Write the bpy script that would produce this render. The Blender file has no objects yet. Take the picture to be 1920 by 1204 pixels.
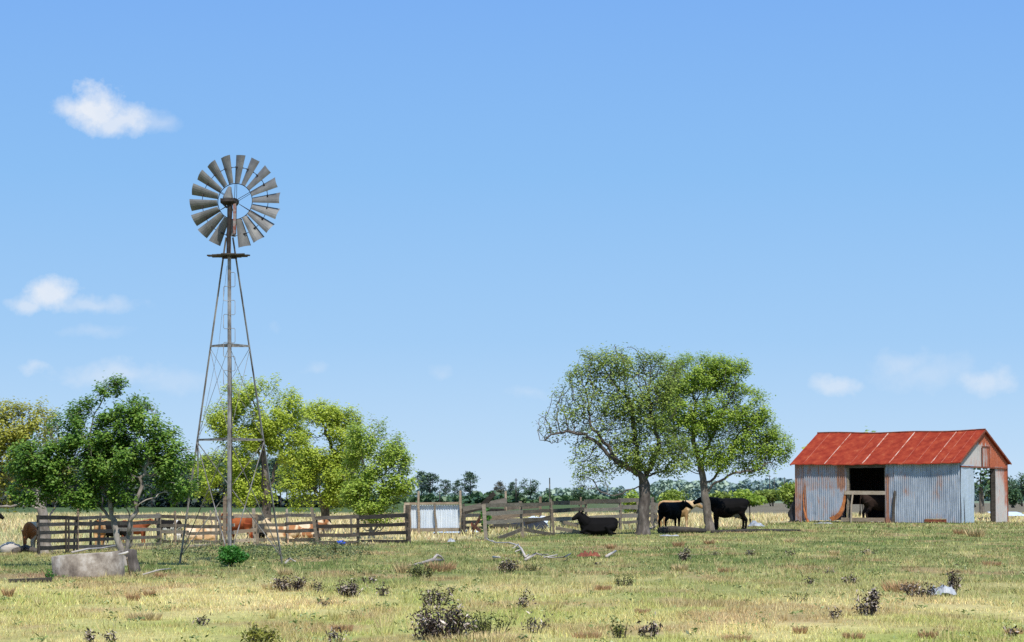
import bpy, bmesh, math, random
import numpy as np
from mathutils import Vector, Matrix, Quaternion, kdtree

R = math.radians
rnd = random.Random(7)
NP = np.random.default_rng(11)
scene = bpy.context.scene
C = scene.collection

# ------------------------------------------------------------------ camera frame
FPX, HOR, CAMH = 4500.0, 935.0, 1.6
TILT = math.atan2(HOR - 602.0, FPX)

def ray(px, py):
    v = 602.0 - py
    return Vector((px - 960.0, FPX * math.cos(TILT) - v * math.sin(TILT), FPX * math.sin(TILT) + v * math.cos(TILT)))

def G(px, py):
    d = ray(px, py); k = -CAMH / d.z
    return Vector((d.x * k, d.y * k, 0.0))

def V(px, py, Y):
    d = ray(px, py); k = Y / d.y
    return Vector((d.x * k, Y, CAMH + d.z * k))

def M(Y):                      # metres per photo pixel at depth Y
    return Y / FPX

# ------------------------------------------------------------------ materials
def new_mat(name):
    m = bpy.data.materials.new(name); m.use_nodes = True
    nt = m.node_tree; nt.nodes.clear()
    out = nt.nodes.new('ShaderNodeOutputMaterial')
    b = nt.nodes.new('ShaderNodeBsdfPrincipled')
    nt.links.new(b.outputs[0], out.inputs[0])
    return m, nt, b, out

def ramp(nt, stops):
    r = nt.nodes.new('ShaderNodeValToRGB'); e = r.color_ramp.elements
    while len(e) < len(stops): e.new(0.5)
    for i, (p, c) in enumerate(stops):
        e[i].position = p; e[i].color = (*c, 1)
    return r

def coords(nt, scale=(1, 1, 1), kind='Object'):
    tc = nt.nodes.new('ShaderNodeTexCoord'); mp = nt.nodes.new('ShaderNodeMapping')
    mp.inputs['Scale'].default_value = scale
    nt.links.new(tc.outputs[kind], mp.inputs[0])
    return mp.outputs[0]

def noise(nt, vec, scale, detail=6, rough=0.6, dist=0.0):
    n = nt.nodes.new('ShaderNodeTexNoise')
    n.inputs['Scale'].default_value = scale; n.inputs['Detail'].default_value = detail
    n.inputs['Roughness'].default_value = rough; n.inputs['Distortion'].default_value = dist
    nt.links.new(vec, n.inputs['Vector'])
    return n.outputs['Fac']

def math_(nt, op, a, b=None, c=None, clamp=False):
    n = nt.nodes.new('ShaderNodeMath'); n.operation = op; n.use_clamp = clamp
    for i, x in enumerate((a, b, c)):
        if x is None: continue
        if isinstance(x, (int, float)): n.inputs[i].default_value = x
        else: nt.links.new(x, n.inputs[i])
    return n.outputs[0]

def mix(nt, f, a, b, mode='MIX'):
    n = nt.nodes.new('ShaderNodeMix'); n.data_type = 'RGBA'; n.blend_type = mode
    for i, x in ((0, f), (6, a), (7, b)):
        if isinstance(x, (int, float)): n.inputs[i].default_value = x
        elif isinstance(x, tuple): n.inputs[i].default_value = (*x, 1)
        else: nt.links.new(x, n.inputs[i])
    return n.outputs[2]

def attr(nt, name, out='Fac'):
    n = nt.nodes.new('ShaderNodeAttribute'); n.attribute_name = name
    return n.outputs[out]

def bump(nt, b, h, strength=0.4, dist=0.02):
    n = nt.nodes.new('ShaderNodeBump'); n.inputs['Strength'].default_value = strength
    n.inputs['Distance'].default_value = dist
    nt.links.new(h, n.inputs['Height']); nt.links.new(n.outputs[0], b.inputs['Normal'])

def mat_noise(name, stops, scale=3, rough=0.85, stretch=(1, 1, 1), bmp=0.3, metal=0.0, detail=7, spec=0.3):
    m, nt, b, o = new_mat(name)
    f = noise(nt, coords(nt, stretch), scale, detail, 0.65)
    r = ramp(nt, stops); nt.links.new(f, r.inputs[0])
    nt.links.new(r.outputs[0], b.inputs['Base Color'])
    b.inputs['Roughness'].default_value = rough; b.inputs['Metallic'].default_value = metal
    b.inputs['Specular IOR Level'].default_value = spec
    if bmp: bump(nt, b, f, bmp)
    return m

def mat_leaf(name, dark, mid, light, trans=0.35, rough=0.5, spec=0.35):
    m, nt, b, o = new_mat(name)
    r = ramp(nt, [(0.0, dark), (0.5, mid), (1.0, light)])
    nt.links.new(attr(nt, 'tint'), r.inputs[0])
    nt.links.new(r.outputs[0], b.inputs['Base Color'])
    b.inputs['Roughness'].default_value = rough; b.inputs['Specular IOR Level'].default_value = spec
    if trans:
        t = nt.nodes.new('ShaderNodeBsdfTranslucent'); nt.links.new(r.outputs[0], t.inputs[0])
        s = nt.nodes.new('ShaderNodeMixShader'); s.inputs[0].default_value = trans
        nt.links.new(b.outputs[0], s.inputs[1]); nt.links.new(t.outputs[0], s.inputs[2])
        nt.links.new(s.outputs[0], o.inputs[0])
    return m

def mat_wood(name, dark, mid, light, scale=3.0):
    m, nt, b, o = new_mat(name)
    f = noise(nt, coords(nt, (1.2, 1.2, 6)), scale, 8, 0.7)
    g = noise(nt, coords(nt, (1, 1, 1)), 0.9, 3)
    t = attr(nt, 'tint')
    s = math_(nt, 'ADD', math_(nt, 'MULTIPLY', f, 0.55), math_(nt, 'ADD', math_(nt, 'MULTIPLY', g, 0.3), math_(nt, 'MULTIPLY', t, 0.3)))
    r = ramp(nt, [(0.35, dark), (0.58, mid), (0.82, light)]); nt.links.new(s, r.inputs[0])
    nt.links.new(r.outputs[0], b.inputs['Base Color'])
    b.inputs['Roughness'].default_value = 0.9; b.inputs['Specular IOR Level'].default_value = 0.15
    bump(nt, b, f, 0.5, 0.02)
    return m

def mat_vcol(name, rough=0.8, var=0.25, scale=3.0, spec=0.2):
    m, nt, b, o = new_mat(name)
    f = noise(nt, coords(nt), scale, 5)
    k = math_(nt, 'MULTIPLY_ADD', f, var * 2, 1 - var)
    c = attr(nt, 'col', 'Color')
    n = nt.nodes.new('ShaderNodeVectorMath'); n.operation = 'SCALE'
    nt.links.new(c, n.inputs[0]); nt.links.new(k, n.inputs['Scale'])
    nt.links.new(n.outputs[0], b.inputs['Base Color'])
    b.inputs['Roughness'].default_value = rough; b.inputs['Specular IOR Level'].default_value = spec
    return m

def mat_tin(name, c_lo, c_hi, rust_lo, rust_hi, base_rust=0.0, metal=0.25, rough=0.5):
    m, nt, b, o = new_mat(name)
    streak = noise(nt, coords(nt, (5, 5, 0.5)), 1.6, 6, 0.65)
    blot = noise(nt, coords(nt), 1.1, 7, 0.7)
    fine = noise(nt, coords(nt, (3, 3, 1.5)), 4, 5, 0.7)
    r = ramp(nt, [(0.3, c_lo), (0.7, c_hi)]); nt.links.new(math_(nt, 'ADD', math_(nt, 'MULTIPLY', streak, 0.6), math_(nt, 'MULTIPLY', blot, 0.4)), r.inputs[0])
    rr = ramp(nt, [(0.3, rust_lo), (0.7, rust_hi)]); nt.links.new(fine, rr.inputs[0])
    a = attr(nt, 'rust')
    s = math_(nt, 'ADD', math_(nt, 'MULTIPLY', streak, 0.7), math_(nt, 'MULTIPLY', blot, 0.5))
    s = math_(nt, 'ADD', s, math_(nt, 'MULTIPLY', a, 0.9))
    k = math_(nt, 'MULTIPLY', math_(nt, 'SUBTRACT', s, 0.72 - base_rust), 5.0, clamp=True)
    nt.links.new(mix(nt, k, r.outputs[0], rr.outputs[0]), b.inputs['Base Color'])
    nt.links.new(math_(nt, 'MULTIPLY', math_(nt, 'SUBTRACT', 1.0, k), metal), b.inputs['Metallic'])
    b.inputs['Roughness'].default_value = rough
    return m

MT = {}
MT['wood'] = mat_wood('weathered_wood', (0.06, 0.046, 0.035), (0.20, 0.165, 0.122), (0.40, 0.34, 0.265))
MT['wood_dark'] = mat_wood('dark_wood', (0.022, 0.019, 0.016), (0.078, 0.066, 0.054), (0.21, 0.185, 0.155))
MT['wood_pale'] = mat_wood('pale_wood', (0.10, 0.07, 0.05), (0.30, 0.23, 0.16), (0.52, 0.44, 0.34))
MT['deadwood'] = mat_wood('bleached_wood', (0.16, 0.13, 0.11), (0.36, 0.31, 0.27), (0.62, 0.57, 0.5))
MT['bark'] = mat_noise('grey_bark', [(0.3, (0.05, 0.04, 0.032)), (0.6, (0.19, 0.16, 0.13)), (0.8, (0.36, 0.32, 0.28))], 5, 0.95, (1, 1, 0.4), 0.8)
MT['bark_dark'] = mat_noise('dark_bark', [(0.3, (0.03, 0.024, 0.02)), (0.55, (0.12, 0.10, 0.085)), (0.78, (0.30, 0.265, 0.23))], 5, 0.95, (1, 1, 0.35), 0.9)
MT['bark_pale'] = mat_noise('pale_bark', [(0.3, (0.10, 0.085, 0.07)), (0.55, (0.30, 0.26, 0.22)), (0.8, (0.52, 0.48, 0.42))], 4, 0.95, (1, 1, 0.5), 0.6)
MT['pine_bark'] = mat_noise('pine_bark', [(0.3, (0.05, 0.04, 0.04)), (0.7, (0.15, 0.12, 0.11))], 1.0, 0.95, (1, 1, 0.3), 0.0)
MT['steel'] = mat_noise('weathered_steel', [(0.35, (0.10, 0.08, 0.063)), (0.5, (0.24, 0.222, 0.20)), (0.75, (0.42, 0.405, 0.38))], 6, 0.6, (1, 1, 0.4), 0.1, 0.25)
MT['steel_dark'] = mat_noise('dark_greasy_iron', [(0.35, (0.018, 0.014, 0.012)), (0.7, (0.055, 0.042, 0.034))], 8, 0.7, (1, 1, 1), 0.3, 0.3)
MT['vane'] = mat_noise('galvanised_vane', [(0.25, (0.085, 0.084, 0.082)), (0.5, (0.16, 0.158, 0.152)), (0.75, (0.25, 0.243, 0.225))], 3.0, 0.6, (1, 1, 1), 0.05, 0.15)
MT['redpaint'] = mat_noise('flaking_red_paint', [(0.4, (0.25, 0.22, 0.20)), (0.55, (0.22, 0.07, 0.05))], 6, 0.7)
MT['concrete'] = mat_noise('stained_concrete', [(0.30, (0.075, 0.06, 0.048)), (0.43, (0.19, 0.155, 0.12)), (0.54, (0.31, 0.262, 0.205)), (0.68, (0.50, 0.455, 0.39))], 3.2, 0.9, (1, 1, .9), 0.5, 0, 10)
MT['tin'] = mat_tin('galvanised_tin', (0.15, 0.185, 0.24), (0.58, 0.63, 0.69), (0.20, 0.10, 0.075), (0.38, 0.19, 0.11), 0.07)
MT['tin_flat'] = mat_tin('flat_tin', (0.36, 0.44, 0.52), (0.60, 0.68, 0.75), (0.2, 0.08, 0.05), (0.38, 0.14, 0.06), -0.15)
MT['tin_white'] = mat_tin('white_painted_tin', (0.30, 0.285, 0.27), (0.60, 0.575, 0.545), (0.26, 0.06, 0.03), (0.46, 0.13, 0.05), 0.06, 0.0, 0.7)
MT['tin_pale'] = mat_tin('pale_tin', (0.44, 0.52, 0.60), (0.75, 0.80, 0.84), (0.2, 0.12, 0.08), (0.36, 0.22, 0.14), -0.16, 0.05, 0.6)
MT['roof'] = mat_noise('rust_red_roof', [(0.25, (0.165, 0.022, 0.012)), (0.45, (0.25, 0.034, 0.018)), (0.6, (0.31, 0.052, 0.024)), (0.76, (0.40, 0.125, 0.055))], 1.9, 0.9, (1, 1, 1), 0.15, 0, 9, 0.04)
MT['seam'] = mat_noise('bare_roof_seam', [(0.4, (0.44, 0.12, 0.06)), (0.55, (0.65, 0.42, 0.32)), (0.7, (0.75, 0.62, 0.52))], 1.2, 0.5)
MT['seam_faint'] = mat_noise('worn_roof_seam', [(0.4, (0.36, 0.055, 0.03)), (0.75, (0.55, 0.24, 0.14))], 1.2, 0.55)
MT['rust'] = mat_noise('orange_rust', [(0.35, (0.22, 0.07, 0.03)), (0.6, (0.48, 0.17, 0.05)), (0.8, (0.58, 0.34, 0.2))], 3, 0.85)
MT['rust_dark'] = mat_noise('dark_rust', [(0.35, (0.10, 0.03, 0.018)), (0.7, (0.30, 0.09, 0.045))], 4, 0.85)
MT['plastic_white'] = mat_noise('white_plastic', [(0.35, (0.17, 0.185, 0.20)), (0.65, (0.46, 0.47, 0.475))], 3, 0.5)
MT['plastic_blue'] = mat_noise('blue_plastic', [(0.3, (0.02, 0.06, 0.42)), (0.7, (0.03, 0.10, 0.6))], 3, 0.4)
MT['tarp'] = mat_noise('black_tarp_and_shade', [(0.3, (0.008, 0.008, 0.009)), (0.7, (0.03, 0.03, 0.033))], 3, 0.6)
MT['hide'] = mat_vcol('cattle_hide', 0.75, 0.3, 4.0, 0.07)
MT['ground'] = None

L = {}
L['A'] = mat_leaf('leaf_deep_green', (0.030, 0.072, 0.010), (0.135, 0.265, 0.034), (0.36, 0.49, 0.085), 0.42)
L['B'] = mat_leaf('leaf_olive', (0.15, 0.155, 0.018), (0.40, 0.405, 0.060), (0.60, 0.57, 0.14), 0.45)
L['C'] = mat_leaf('leaf_yellow_green', (0.18, 0.245, 0.020), (0.45, 0.55, 0.060), (0.68, 0.72, 0.16), 0.46)
L['E'] = mat_leaf('leaf_mid_green', (0.12, 0.19, 0.018), (0.325, 0.45, 0.058), (0.56, 0.63, 0.14), 0.45)
L['F'] = mat_leaf('leaf_grey_green', (0.075, 0.115, 0.020), (0.235, 0.32, 0.055), (0.46, 0.53, 0.13), 0.42)
L['G'] = mat_leaf('leaf_grass_green', (0.095, 0.16, 0.018), (0.30, 0.43, 0.050), (0.54, 0.62, 0.12), 0.44)
L['pine'] = mat_leaf('pine_needles', (0.045, 0.085, 0.062), (0.085, 0.145, 0.09), (0.16, 0.22, 0.12), 0.1)  # distance haze is mixed into the needle colours, paler and bluer
L['pine_brown'] = mat_leaf('pine_needles_brown', (0.05, 0.05, 0.03), (0.10, 0.095, 0.055), (0.17, 0.15, 0.09), 0.1)
L['oak_far'] = mat_leaf('far_oak_leaves', (0.032, 0.075, 0.036), (0.07, 0.135, 0.055), (0.15, 0.22, 0.085), 0.15)
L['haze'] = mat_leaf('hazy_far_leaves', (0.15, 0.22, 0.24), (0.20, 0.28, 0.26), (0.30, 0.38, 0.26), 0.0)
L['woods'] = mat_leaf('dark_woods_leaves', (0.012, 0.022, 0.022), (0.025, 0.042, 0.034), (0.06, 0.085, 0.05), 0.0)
L['bush'] = mat_leaf('bush_leaves', (0.02, 0.09, 0.012), (0.055, 0.20, 0.025), (0.13, 0.33, 0.05), 0.3)
L['bright'] = mat_leaf('bright_bush_leaves', (0.12, 0.18, 0.02), (0.27, 0.36, 0.05), (0.42, 0.50, 0.11), 0.3)
L['weed'] = mat_leaf('dark_weed_leaves', (0.012, 0.008, 0.006), (0.075, 0.045, 0.032), (0.60, 0.49, 0.40), 0.05, 0.4, 0.4)  # pale end of the tint paints leaf glints along with pinkish leaves
L['weed_green'] = mat_leaf('olive_weed_leaves', (0.03, 0.035, 0.015), (0.16, 0.18, 0.045), (0.40, 0.40, 0.13), 0.2)
L['yellow'] = mat_leaf('yellow_weed_leaves', (0.10, 0.10, 0.02), (0.36, 0.36, 0.06), (0.58, 0.55, 0.14), 0.3)
L['grass'] = mat_vcol('grass_blades', 0.7, 0.12, 1.5, 0.2)

# ------------------------------------------------------------------ object helpers
def tag(o, label=None, cat=None, group=None, kind=None):
    if label: o['label'] = label
    if cat: o['category'] = cat
    if group: o['group'] = group
    if kind: o['kind'] = kind
    return o

def thing(name, loc, label, cat, group=None):
    o = bpy.data.objects.new(name, None); C.objects.link(o); o.location = loc
    o.empty_display_size = 0.2
    return tag(o, label, cat, group)

def dup(o, parent=None):
    c = o.copy(); C.objects.link(c)
    if parent is not None: c.parent = parent
    for ch in list(o.children): dup(ch, c)
    return c

class MB:
    def __init__(s, org=(0, 0, 0)):
        s.v = []; s.f = []; s.t = []; s.r = []; s.org = Vector(org)
    def add(s, vs, fs, t=0.5, rust=None):
        n = len(s.v); s.v += [tuple(p) for p in vs]
        s.f += [tuple(i + n for i in f) for f in fs]; s.t += [t] * len(fs)
        s.r += list(rust) if rust is not None else [0.0] * len(vs)
    def beam(s, p0, p1, w, h, t=None, jit=0.0, side=None):
        p0 = Vector(p0); p1 = Vector(p1); d = (p1 - p0).normalized()
        if side is None:
            up = Vector((0, 0, 1)) if abs(d.z) < 0.85 else Vector((0, 1, 0))
            sx = d.cross(up).normalized()
        else: sx = Vector(side).normalized()
        uz = sx.cross(d).normalized()
        vs = []
        for p in (p0, p1):
            kw = 1 + rnd.uniform(-jit, jit); kh = 1 + rnd.uniform(-jit, jit)
            for a, b in ((-1, -1), (1, -1), (1, 1), (-1, 1)):
                vs.append(p + sx * a * w * kw / 2 + uz * b * h * kh / 2)
        s.add(vs, [(3, 2, 1, 0), (4, 5, 6, 7), (0, 1, 5, 4), (1, 2, 6, 5), (2, 3, 7, 6), (3, 0, 4, 7)], rnd.random() if t is None else t)
    def tube(s, pts, rs, n=6, t=None, cap=True):
        pts = [Vector(p) for p in pts]; rs = [rs] * len(pts) if isinstance(rs, (int, float)) else rs
        t = rnd.random() if t is None else t
        vs = []; fs = []; ref = None
        for i, p in enumerate(pts):
            d = (pts[min(i + 1, len(pts) - 1)] - pts[max(i - 1, 0)])
            d = d.normalized() if d.length > 1e-9 else Vector((0, 0, 1))
            if ref is None: ref = Vector((1, 0, 0)) if abs(d.x) < 0.8 else Vector((0, 1, 0))
            a = (ref - d * ref.dot(d)).normalized(); b = d.cross(a); ref = a
            for k in range(n):
                an = 2 * math.pi * k / n
                vs.append(p + (a * math.cos(an) + b * math.sin(an)) * rs[i])
        for i in range(len(pts) - 1):
            for k in range(n):
                k2 = (k + 1) % n
                fs.append((i * n + k, i * n + k2, (i + 1) * n + k2, (i + 1) * n + k))
        if cap:
            fs.append(tuple(range(n - 1, -1, -1))); fs.append(tuple((len(pts) - 1) * n + k for k in range(n)))
        s.add(vs, fs, t)
    def ell(s, c, r, nu=12, nv=8, t=0.5, rot=None):
        c = Vector(c); vs = []; fs = []
        for j in range(1, nv):
            th = math.pi * j / nv
            for i in range(nu):
                ph = 2 * math.pi * i / nu
                p = Vector((r[0] * math.sin(th) * math.cos(ph), r[1] * math.sin(th) * math.sin(ph), r[2] * math.cos(th)))
                vs.append(c + (rot @ p if rot else p))
        pt = Vector((0, 0, r[2])); pb = -pt
        vs.append(c + (rot @ pt if rot else pt)); vs.append(c + (rot @ pb if rot else pb))
        T, B = len(vs) - 2, len(vs) - 1
        for i in range(nu):
            i2 = (i + 1) % nu
            fs.append((T, i, i2)); fs.append((B, (nv - 2) * nu + i2, (nv - 2) * nu + i))
            for j in range(nv - 2):
                fs.append((j * nu + i, (j + 1) * nu + i, (j + 1) * nu + i2, j * nu + i2))
        s.add(vs, fs, t)
    def build(s, name, mat, parent=None, smooth=False):
        me = bpy.data.meshes.new(name)
        o = s.org
        me.from_pydata([(v[0] - o.x, v[1] - o.y, v[2] - o.z) for v in s.v], [], s.f)
        me.materials.append(mat)
        a = me.attributes.new('tint', 'FLOAT', 'FACE'); a.data.foreach_set('value', np.array(s.t, dtype=np.float32))
        a = me.attributes.new('rust', 'FLOAT', 'POINT'); a.data.foreach_set('value', np.array(s.r, dtype=np.float32))
        if smooth: me.polygons.foreach_set('use_smooth', [True] * len(me.polygons))
        ob = bpy.data.objects.new(name, me); C.objects.link(ob)
        if parent is not None: ob.parent = parent
        else: ob.location = o
        return ob

def quads_mesh(name, verts, mat, parent=None, org=(0, 0, 0), tint=None, col=None, nper=4):
    """verts (n, nper, 3) -> one mesh of n loose polygons"""
    n = len(verts); me = bpy.data.meshes.new(name)
    vv = (np.asarray(verts, dtype=np.float64) - np.array(org)).reshape(-1, 3).astype(np.float32)
    me.vertices.add(n * nper); me.vertices.foreach_set('co', vv.ravel())
    me.loops.add(n * nper); me.loops.foreach_set('vertex_index', np.arange(n * nper, dtype=np.int32))
    me.polygons.add(n); me.polygons.foreach_set('loop_start', np.arange(0, n * nper, nper, dtype=np.int32))
    me.materials.append(mat)
    if tint is not None:
        a = me.attributes.new('tint', 'FLOAT', 'FACE'); a.data.foreach_set('value', np.clip(tint, 0, 1).astype(np.float32))
    if col is not None:
        a = me.attributes.new('col', 'FLOAT_COLOR', 'FACE')
        a.data.foreach_set('color', np.concatenate([col, np.ones((n, 1))], 1).astype(np.float32).ravel())
    me.update(calc_edges=True); me.validate()
    ob = bpy.data.objects.new(name, me); C.objects.link(ob)
    if parent is not None: ob.parent = parent
    else: ob.location = org
    return ob

def leaf_quads(P, size, rng, aspect=0.5, upbias=0.35, droop=0.0, out=None):
    n = len(P); P = np.asarray(P)
    size = np.broadcast_to(size, (n,)) * rng.uniform(0.65, 1.35, n)
    nrm = rng.normal(size=(n, 3)); nrm[:, 2] = np.abs(nrm[:, 2]) * (1 + upbias) + upbias
    if out is not None: nrm = nrm / np.linalg.norm(nrm, axis=1)[:, None] * .75 + out
    nrm /= np.linalg.norm(nrm, axis=1)[:, None] + 1e-9
    t = rng.normal(size=(n, 3)); t[:, 2] -= droop
    t -= nrm * (t * nrm).sum(1)[:, None]; t /= np.linalg.norm(t, axis=1)[:, None] + 1e-9
    b = np.cross(nrm, t)
    Lh = (size / 2)[:, None]; Wh = Lh * aspect
    cup = nrm * Lh * 0.25
    return np.stack([P - t * Lh, P + b * Wh + cup - t * Lh * 0.15, P + t * Lh, P - b * Wh + cup - t * Lh * 0.15], 1)

def vnoise(x, y, seed=0):
    x = np.asarray(x, dtype=np.float64); y = np.asarray(y, dtype=np.float64)
    xi = np.floor(x).astype(np.int64); yi = np.floor(y).astype(np.int64); xf = x - xi; yf = y - yi
    def h(a, b):
        k = (a * 374761393 + b * 668265263 + seed * 982451653) & 0x7fffffff
        k = ((k ^ (k >> 13)) * 1274126177) & 0x7fffffff
        return ((k ^ (k >> 16)) & 0xffff) / 65535.0
    u = xf * xf * (3 - 2 * xf); v = yf * yf * (3 - 2 * yf)
    return (h(xi, yi) * (1 - u) + h(xi + 1, yi) * u) * (1 - v) + (h(xi, yi + 1) * (1 - u) + h(xi + 1, yi + 1) * u) * v

def fbm(x, y, seed=0, o=4):
    s = 0; a = 0.5; k = 0
    for i in range(o):
        s = s + a * vnoise(x * 2 ** i, y * 2 ** i, seed + i); k += a; a *= 0.5
    return s / k

def sstep(a, b, x):
    t = np.clip((x - a) / (b - a), 0, 1); return t * t * (3 - 2 * t)

# ------------------------------------------------------------------ cattle
def cow_mesh(pose='stand', neck=(1.0, 0, 1.34), muzzle=(1.40, 0, 1.12), udder=False, fat=1.0, colour=None, tail=True, seed=0):
    b = MB(); lie = pose == 'lie'
    dz = -0.60 if lie else 0.0
    st = [(-0.84, 1.12, .08, .10), (-0.80, 1.10, .19, .22), (-0.66, 1.06, .27, .32), (-0.42, 1.00, .31, .38), (-0.1, .95, .345, .42),
          (0.2, .935, .335, .435), (0.45, .97, .28, .405), (0.62, 1.02, .215, .33), (0.74, 1.04, .14, .22), (0.79, 1.05, .06, .10)]
    n = 16; vs = []; fs = []
    for (x, zc, ry, rz) in st:
        for k in range(n):
            an = 2 * math.pi * k / n
            cy = math.cos(an); sz = math.sin(an)
            w = ry * fat * (1.0 if sz < 0.2 else 1.0 - 0.35 * sz ** 2)
            if lie and sz < -0.3: w *= 1.18
            vs.append((x, w * cy, zc + dz + rz * sz * (1 if not lie or sz > 0 else 0.92)))
    for i in range(len(st) - 1):
        for k in range(n):
            fs.append((i * n + k, i * n + (k + 1) % n, (i + 1) * n + (k + 1) % n, (i + 1) * n + k))
    fs.append(tuple(range(n))[::-1]); fs.append(tuple((len(st) - 1) * n + k for k in range(n)))
    b.add(vs, fs)
    nk = Vector(neck); mz = Vector(muzzle)
    b0 = Vector((0.50, 0, 1.12 + dz)); mid = b0.lerp(nk, 0.55) + Vector((0, 0, -0.04))
    b.tube([b0, mid, nk], [.27 * fat, .225 * fat, .155], 12)
    hd = (mz - nk).normalized()
    poll = nk - hd * 0.06 + Vector((0, 0, 0.03))
    b.tube([poll, nk + hd * 0.06, nk.lerp(mz, 0.45), nk.lerp(mz, 0.85), mz], [.09, .128, .112, .082, .07], 12)
    sd = hd.cross(Vector((0, 0, 1))).normalized(); upv = sd.cross(hd).normalized()
    for k in (-1, 1):
        e0 = poll + sd * k * 0.09 + upv * 0.03
        b.tube([e0, e0 + sd * k * 0.10 + upv * 0.02 - hd * 0.03, e0 + sd * k * 0.20 - upv * 0.01 - hd * 0.06], [.03, .052, .02], 8)
    if not lie:
        for k in (-1, 1):
            dx = 0.05 * k
            b.tube([(0.50, k * .15, .92), (0.52 + dx, k * .155, .66), (0.53 + dx, k * .15, .42), (0.52 + dx, k * .15, .14), (0.54 + dx, k * .15, .06), (0.56 + dx, k * .15, 0.0)],
                   [.15, .105, .068, .048, .06, .066], 10)
            b.tube([(-0.58, k * .15, .98), (-0.50 - dx, k * .17, .72), (-0.60 - dx, k * .165, .56), (-0.71 - dx, k * .16, .44), (-0.69 - dx, k * .16, .14), (-0.66 - dx, k * .16, .06), (-0.63 - dx, k * .16, 0.0)],
                   [.22, .155, .10, .068, .05, .062, .068], 10)
        if tail: b.tube([(-0.80, 0, 1.30), (-0.90, 0, 1.18), (-0.92, 0.01, .85), (-0.92, 0.02, .55), (-0.93, 0.02, .42), (-0.93, 0.02, .26)], [.045, .035, .028, .03, .055, .02], 8)
        if udder:
            b.ell((-0.38, 0, .64), (.20, .16, .13), 12, 8)
            for sx, sy in ((-.06, .07), (.06, .07), (-.06, -.07), (.06, -.07)): b.tube([(-0.38 + sx, sy, .58), (-0.38 + sx, sy, .48)], [.03, .024], 6)
    else:
        for k in (-1, 1):
            b.tube([(-0.62, k * .2, .36), (-0.30, k * .36, .27), (-0.42, k * .40, .12), (-0.70, k * .38, .07), (-0.45, k * .44, .05)], [.22, .15, .09, .06, .05], 10)
            b.tube([(0.50, k * .16, .30), (0.72, k * .19, .13), (0.50, k * .22, .07), (0.36, k * .24, .05)], [.15, .085, .06, .055], 10)
        if tail: b.tube([(-0.80, 0, .68), (-0.92, 0.05, .50), (-0.95, 0.2, .2), (-0.80, 0.34, .06)], [.045, .035, .03, .045], 8)
    me = bpy.data.meshes.new('tmp'); me.from_pydata(b.v, [], b.f)
    ob = bpy.data.objects.new('tmp', me); C.objects.link(ob)
    bm = bmesh.new(); bm.from_mesh(me); bmesh.ops.recalc_face_normals(bm, faces=bm.faces); bm.to_mesh(me); bm.free()
    m = ob.modifiers.new('r', 'REMESH'); m.mode = 'VOXEL'; m.voxel_size = 0.024
    m = ob.modifiers.new('s', 'SMOOTH'); m.iterations = 5; m.factor = 0.5
    dg = bpy.context.evaluated_depsgraph_get(); dg.update()
    out = bpy.data.meshes.new_from_object(ob.evaluated_get(dg))
    bpy.data.objects.remove(ob)
    out.polygons.foreach_set('use_smooth', [True] * len(out.polygons))
    co = np.zeros(len(out.vertices) * 3, dtype=np.float32); out.vertices.foreach_get('co', co); co = co.reshape(-1, 3)
    col = colour(co, np.array(muzzle), seed, lie)
    a = out.attributes.new('col', 'FLOAT_COLOR', 'POINT')
    a.data.foreach_set('color', np.concatenate([col, np.ones((len(col), 1))], 1).astype(np.float32).ravel())
    out.materials.clear(); out.materials.append(MT['hide'])
    return out

def hide(base, patch=None, thr=0.55, sc=2.2, muz=None, udd=None, feet=None, dark_belly=0.0):
    def f(co, mz, seed, lie):
        n = fbm(co[:, 0] * sc + seed * 7.3, co[:, 2] * sc + co[:, 1] * sc * 0.9 + seed, seed, 4)
        c = np.tile(np.array(base, dtype=np.float64), (len(co), 1))
        if patch is not None:
            k = sstep(thr - 0.04, thr + 0.04, n)[:, None]; c = c * (1 - k) + np.array(patch) * k
        c *= (0.75 + 0.5 * n)[:, None]
        if muz is not None:
            k = (1 - sstep(0.07, 0.12, np.linalg.norm(co - mz, axis=1)))[:, None]; c = c * (1 - k) + np.array(muz) * k
        if udd is not None:
            k = (1 - sstep(0.95, 1.15, np.linalg.norm((co - np.array([-0.36, 0, .62])) / np.array([.25, .22, .19]), axis=1)))[:, None] * (1 - sstep(.66, .72, co[:, 2]))[:, None]
            c = c * (1 - k) + np.array(udd) * k
        if feet is not None and not lie:
            k = (1 - sstep(0.1, 0.35, co[:, 2]))[:, None]; c = c * (1 - k) + np.array(feet) * k
        return c
    return f

BLACK = (0.006, 0.0053, 0.0052)
def cow(px, py, yaw, sc, label, group=None, z=0.0, at=None, name='cow', cat='cow', **kw):
    me = cow_mesh(**kw); me.name = name
    o = bpy.data.objects.new(name, me); C.objects.link(o)
    p = at if at is not None else G(px, py)
    o.location = (p[0], p[1], z - 0.005); o.rotation_euler = (0, 0, R(yaw)); o.scale = (sc, sc, sc)
    return tag(o, label, cat, group)

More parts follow.
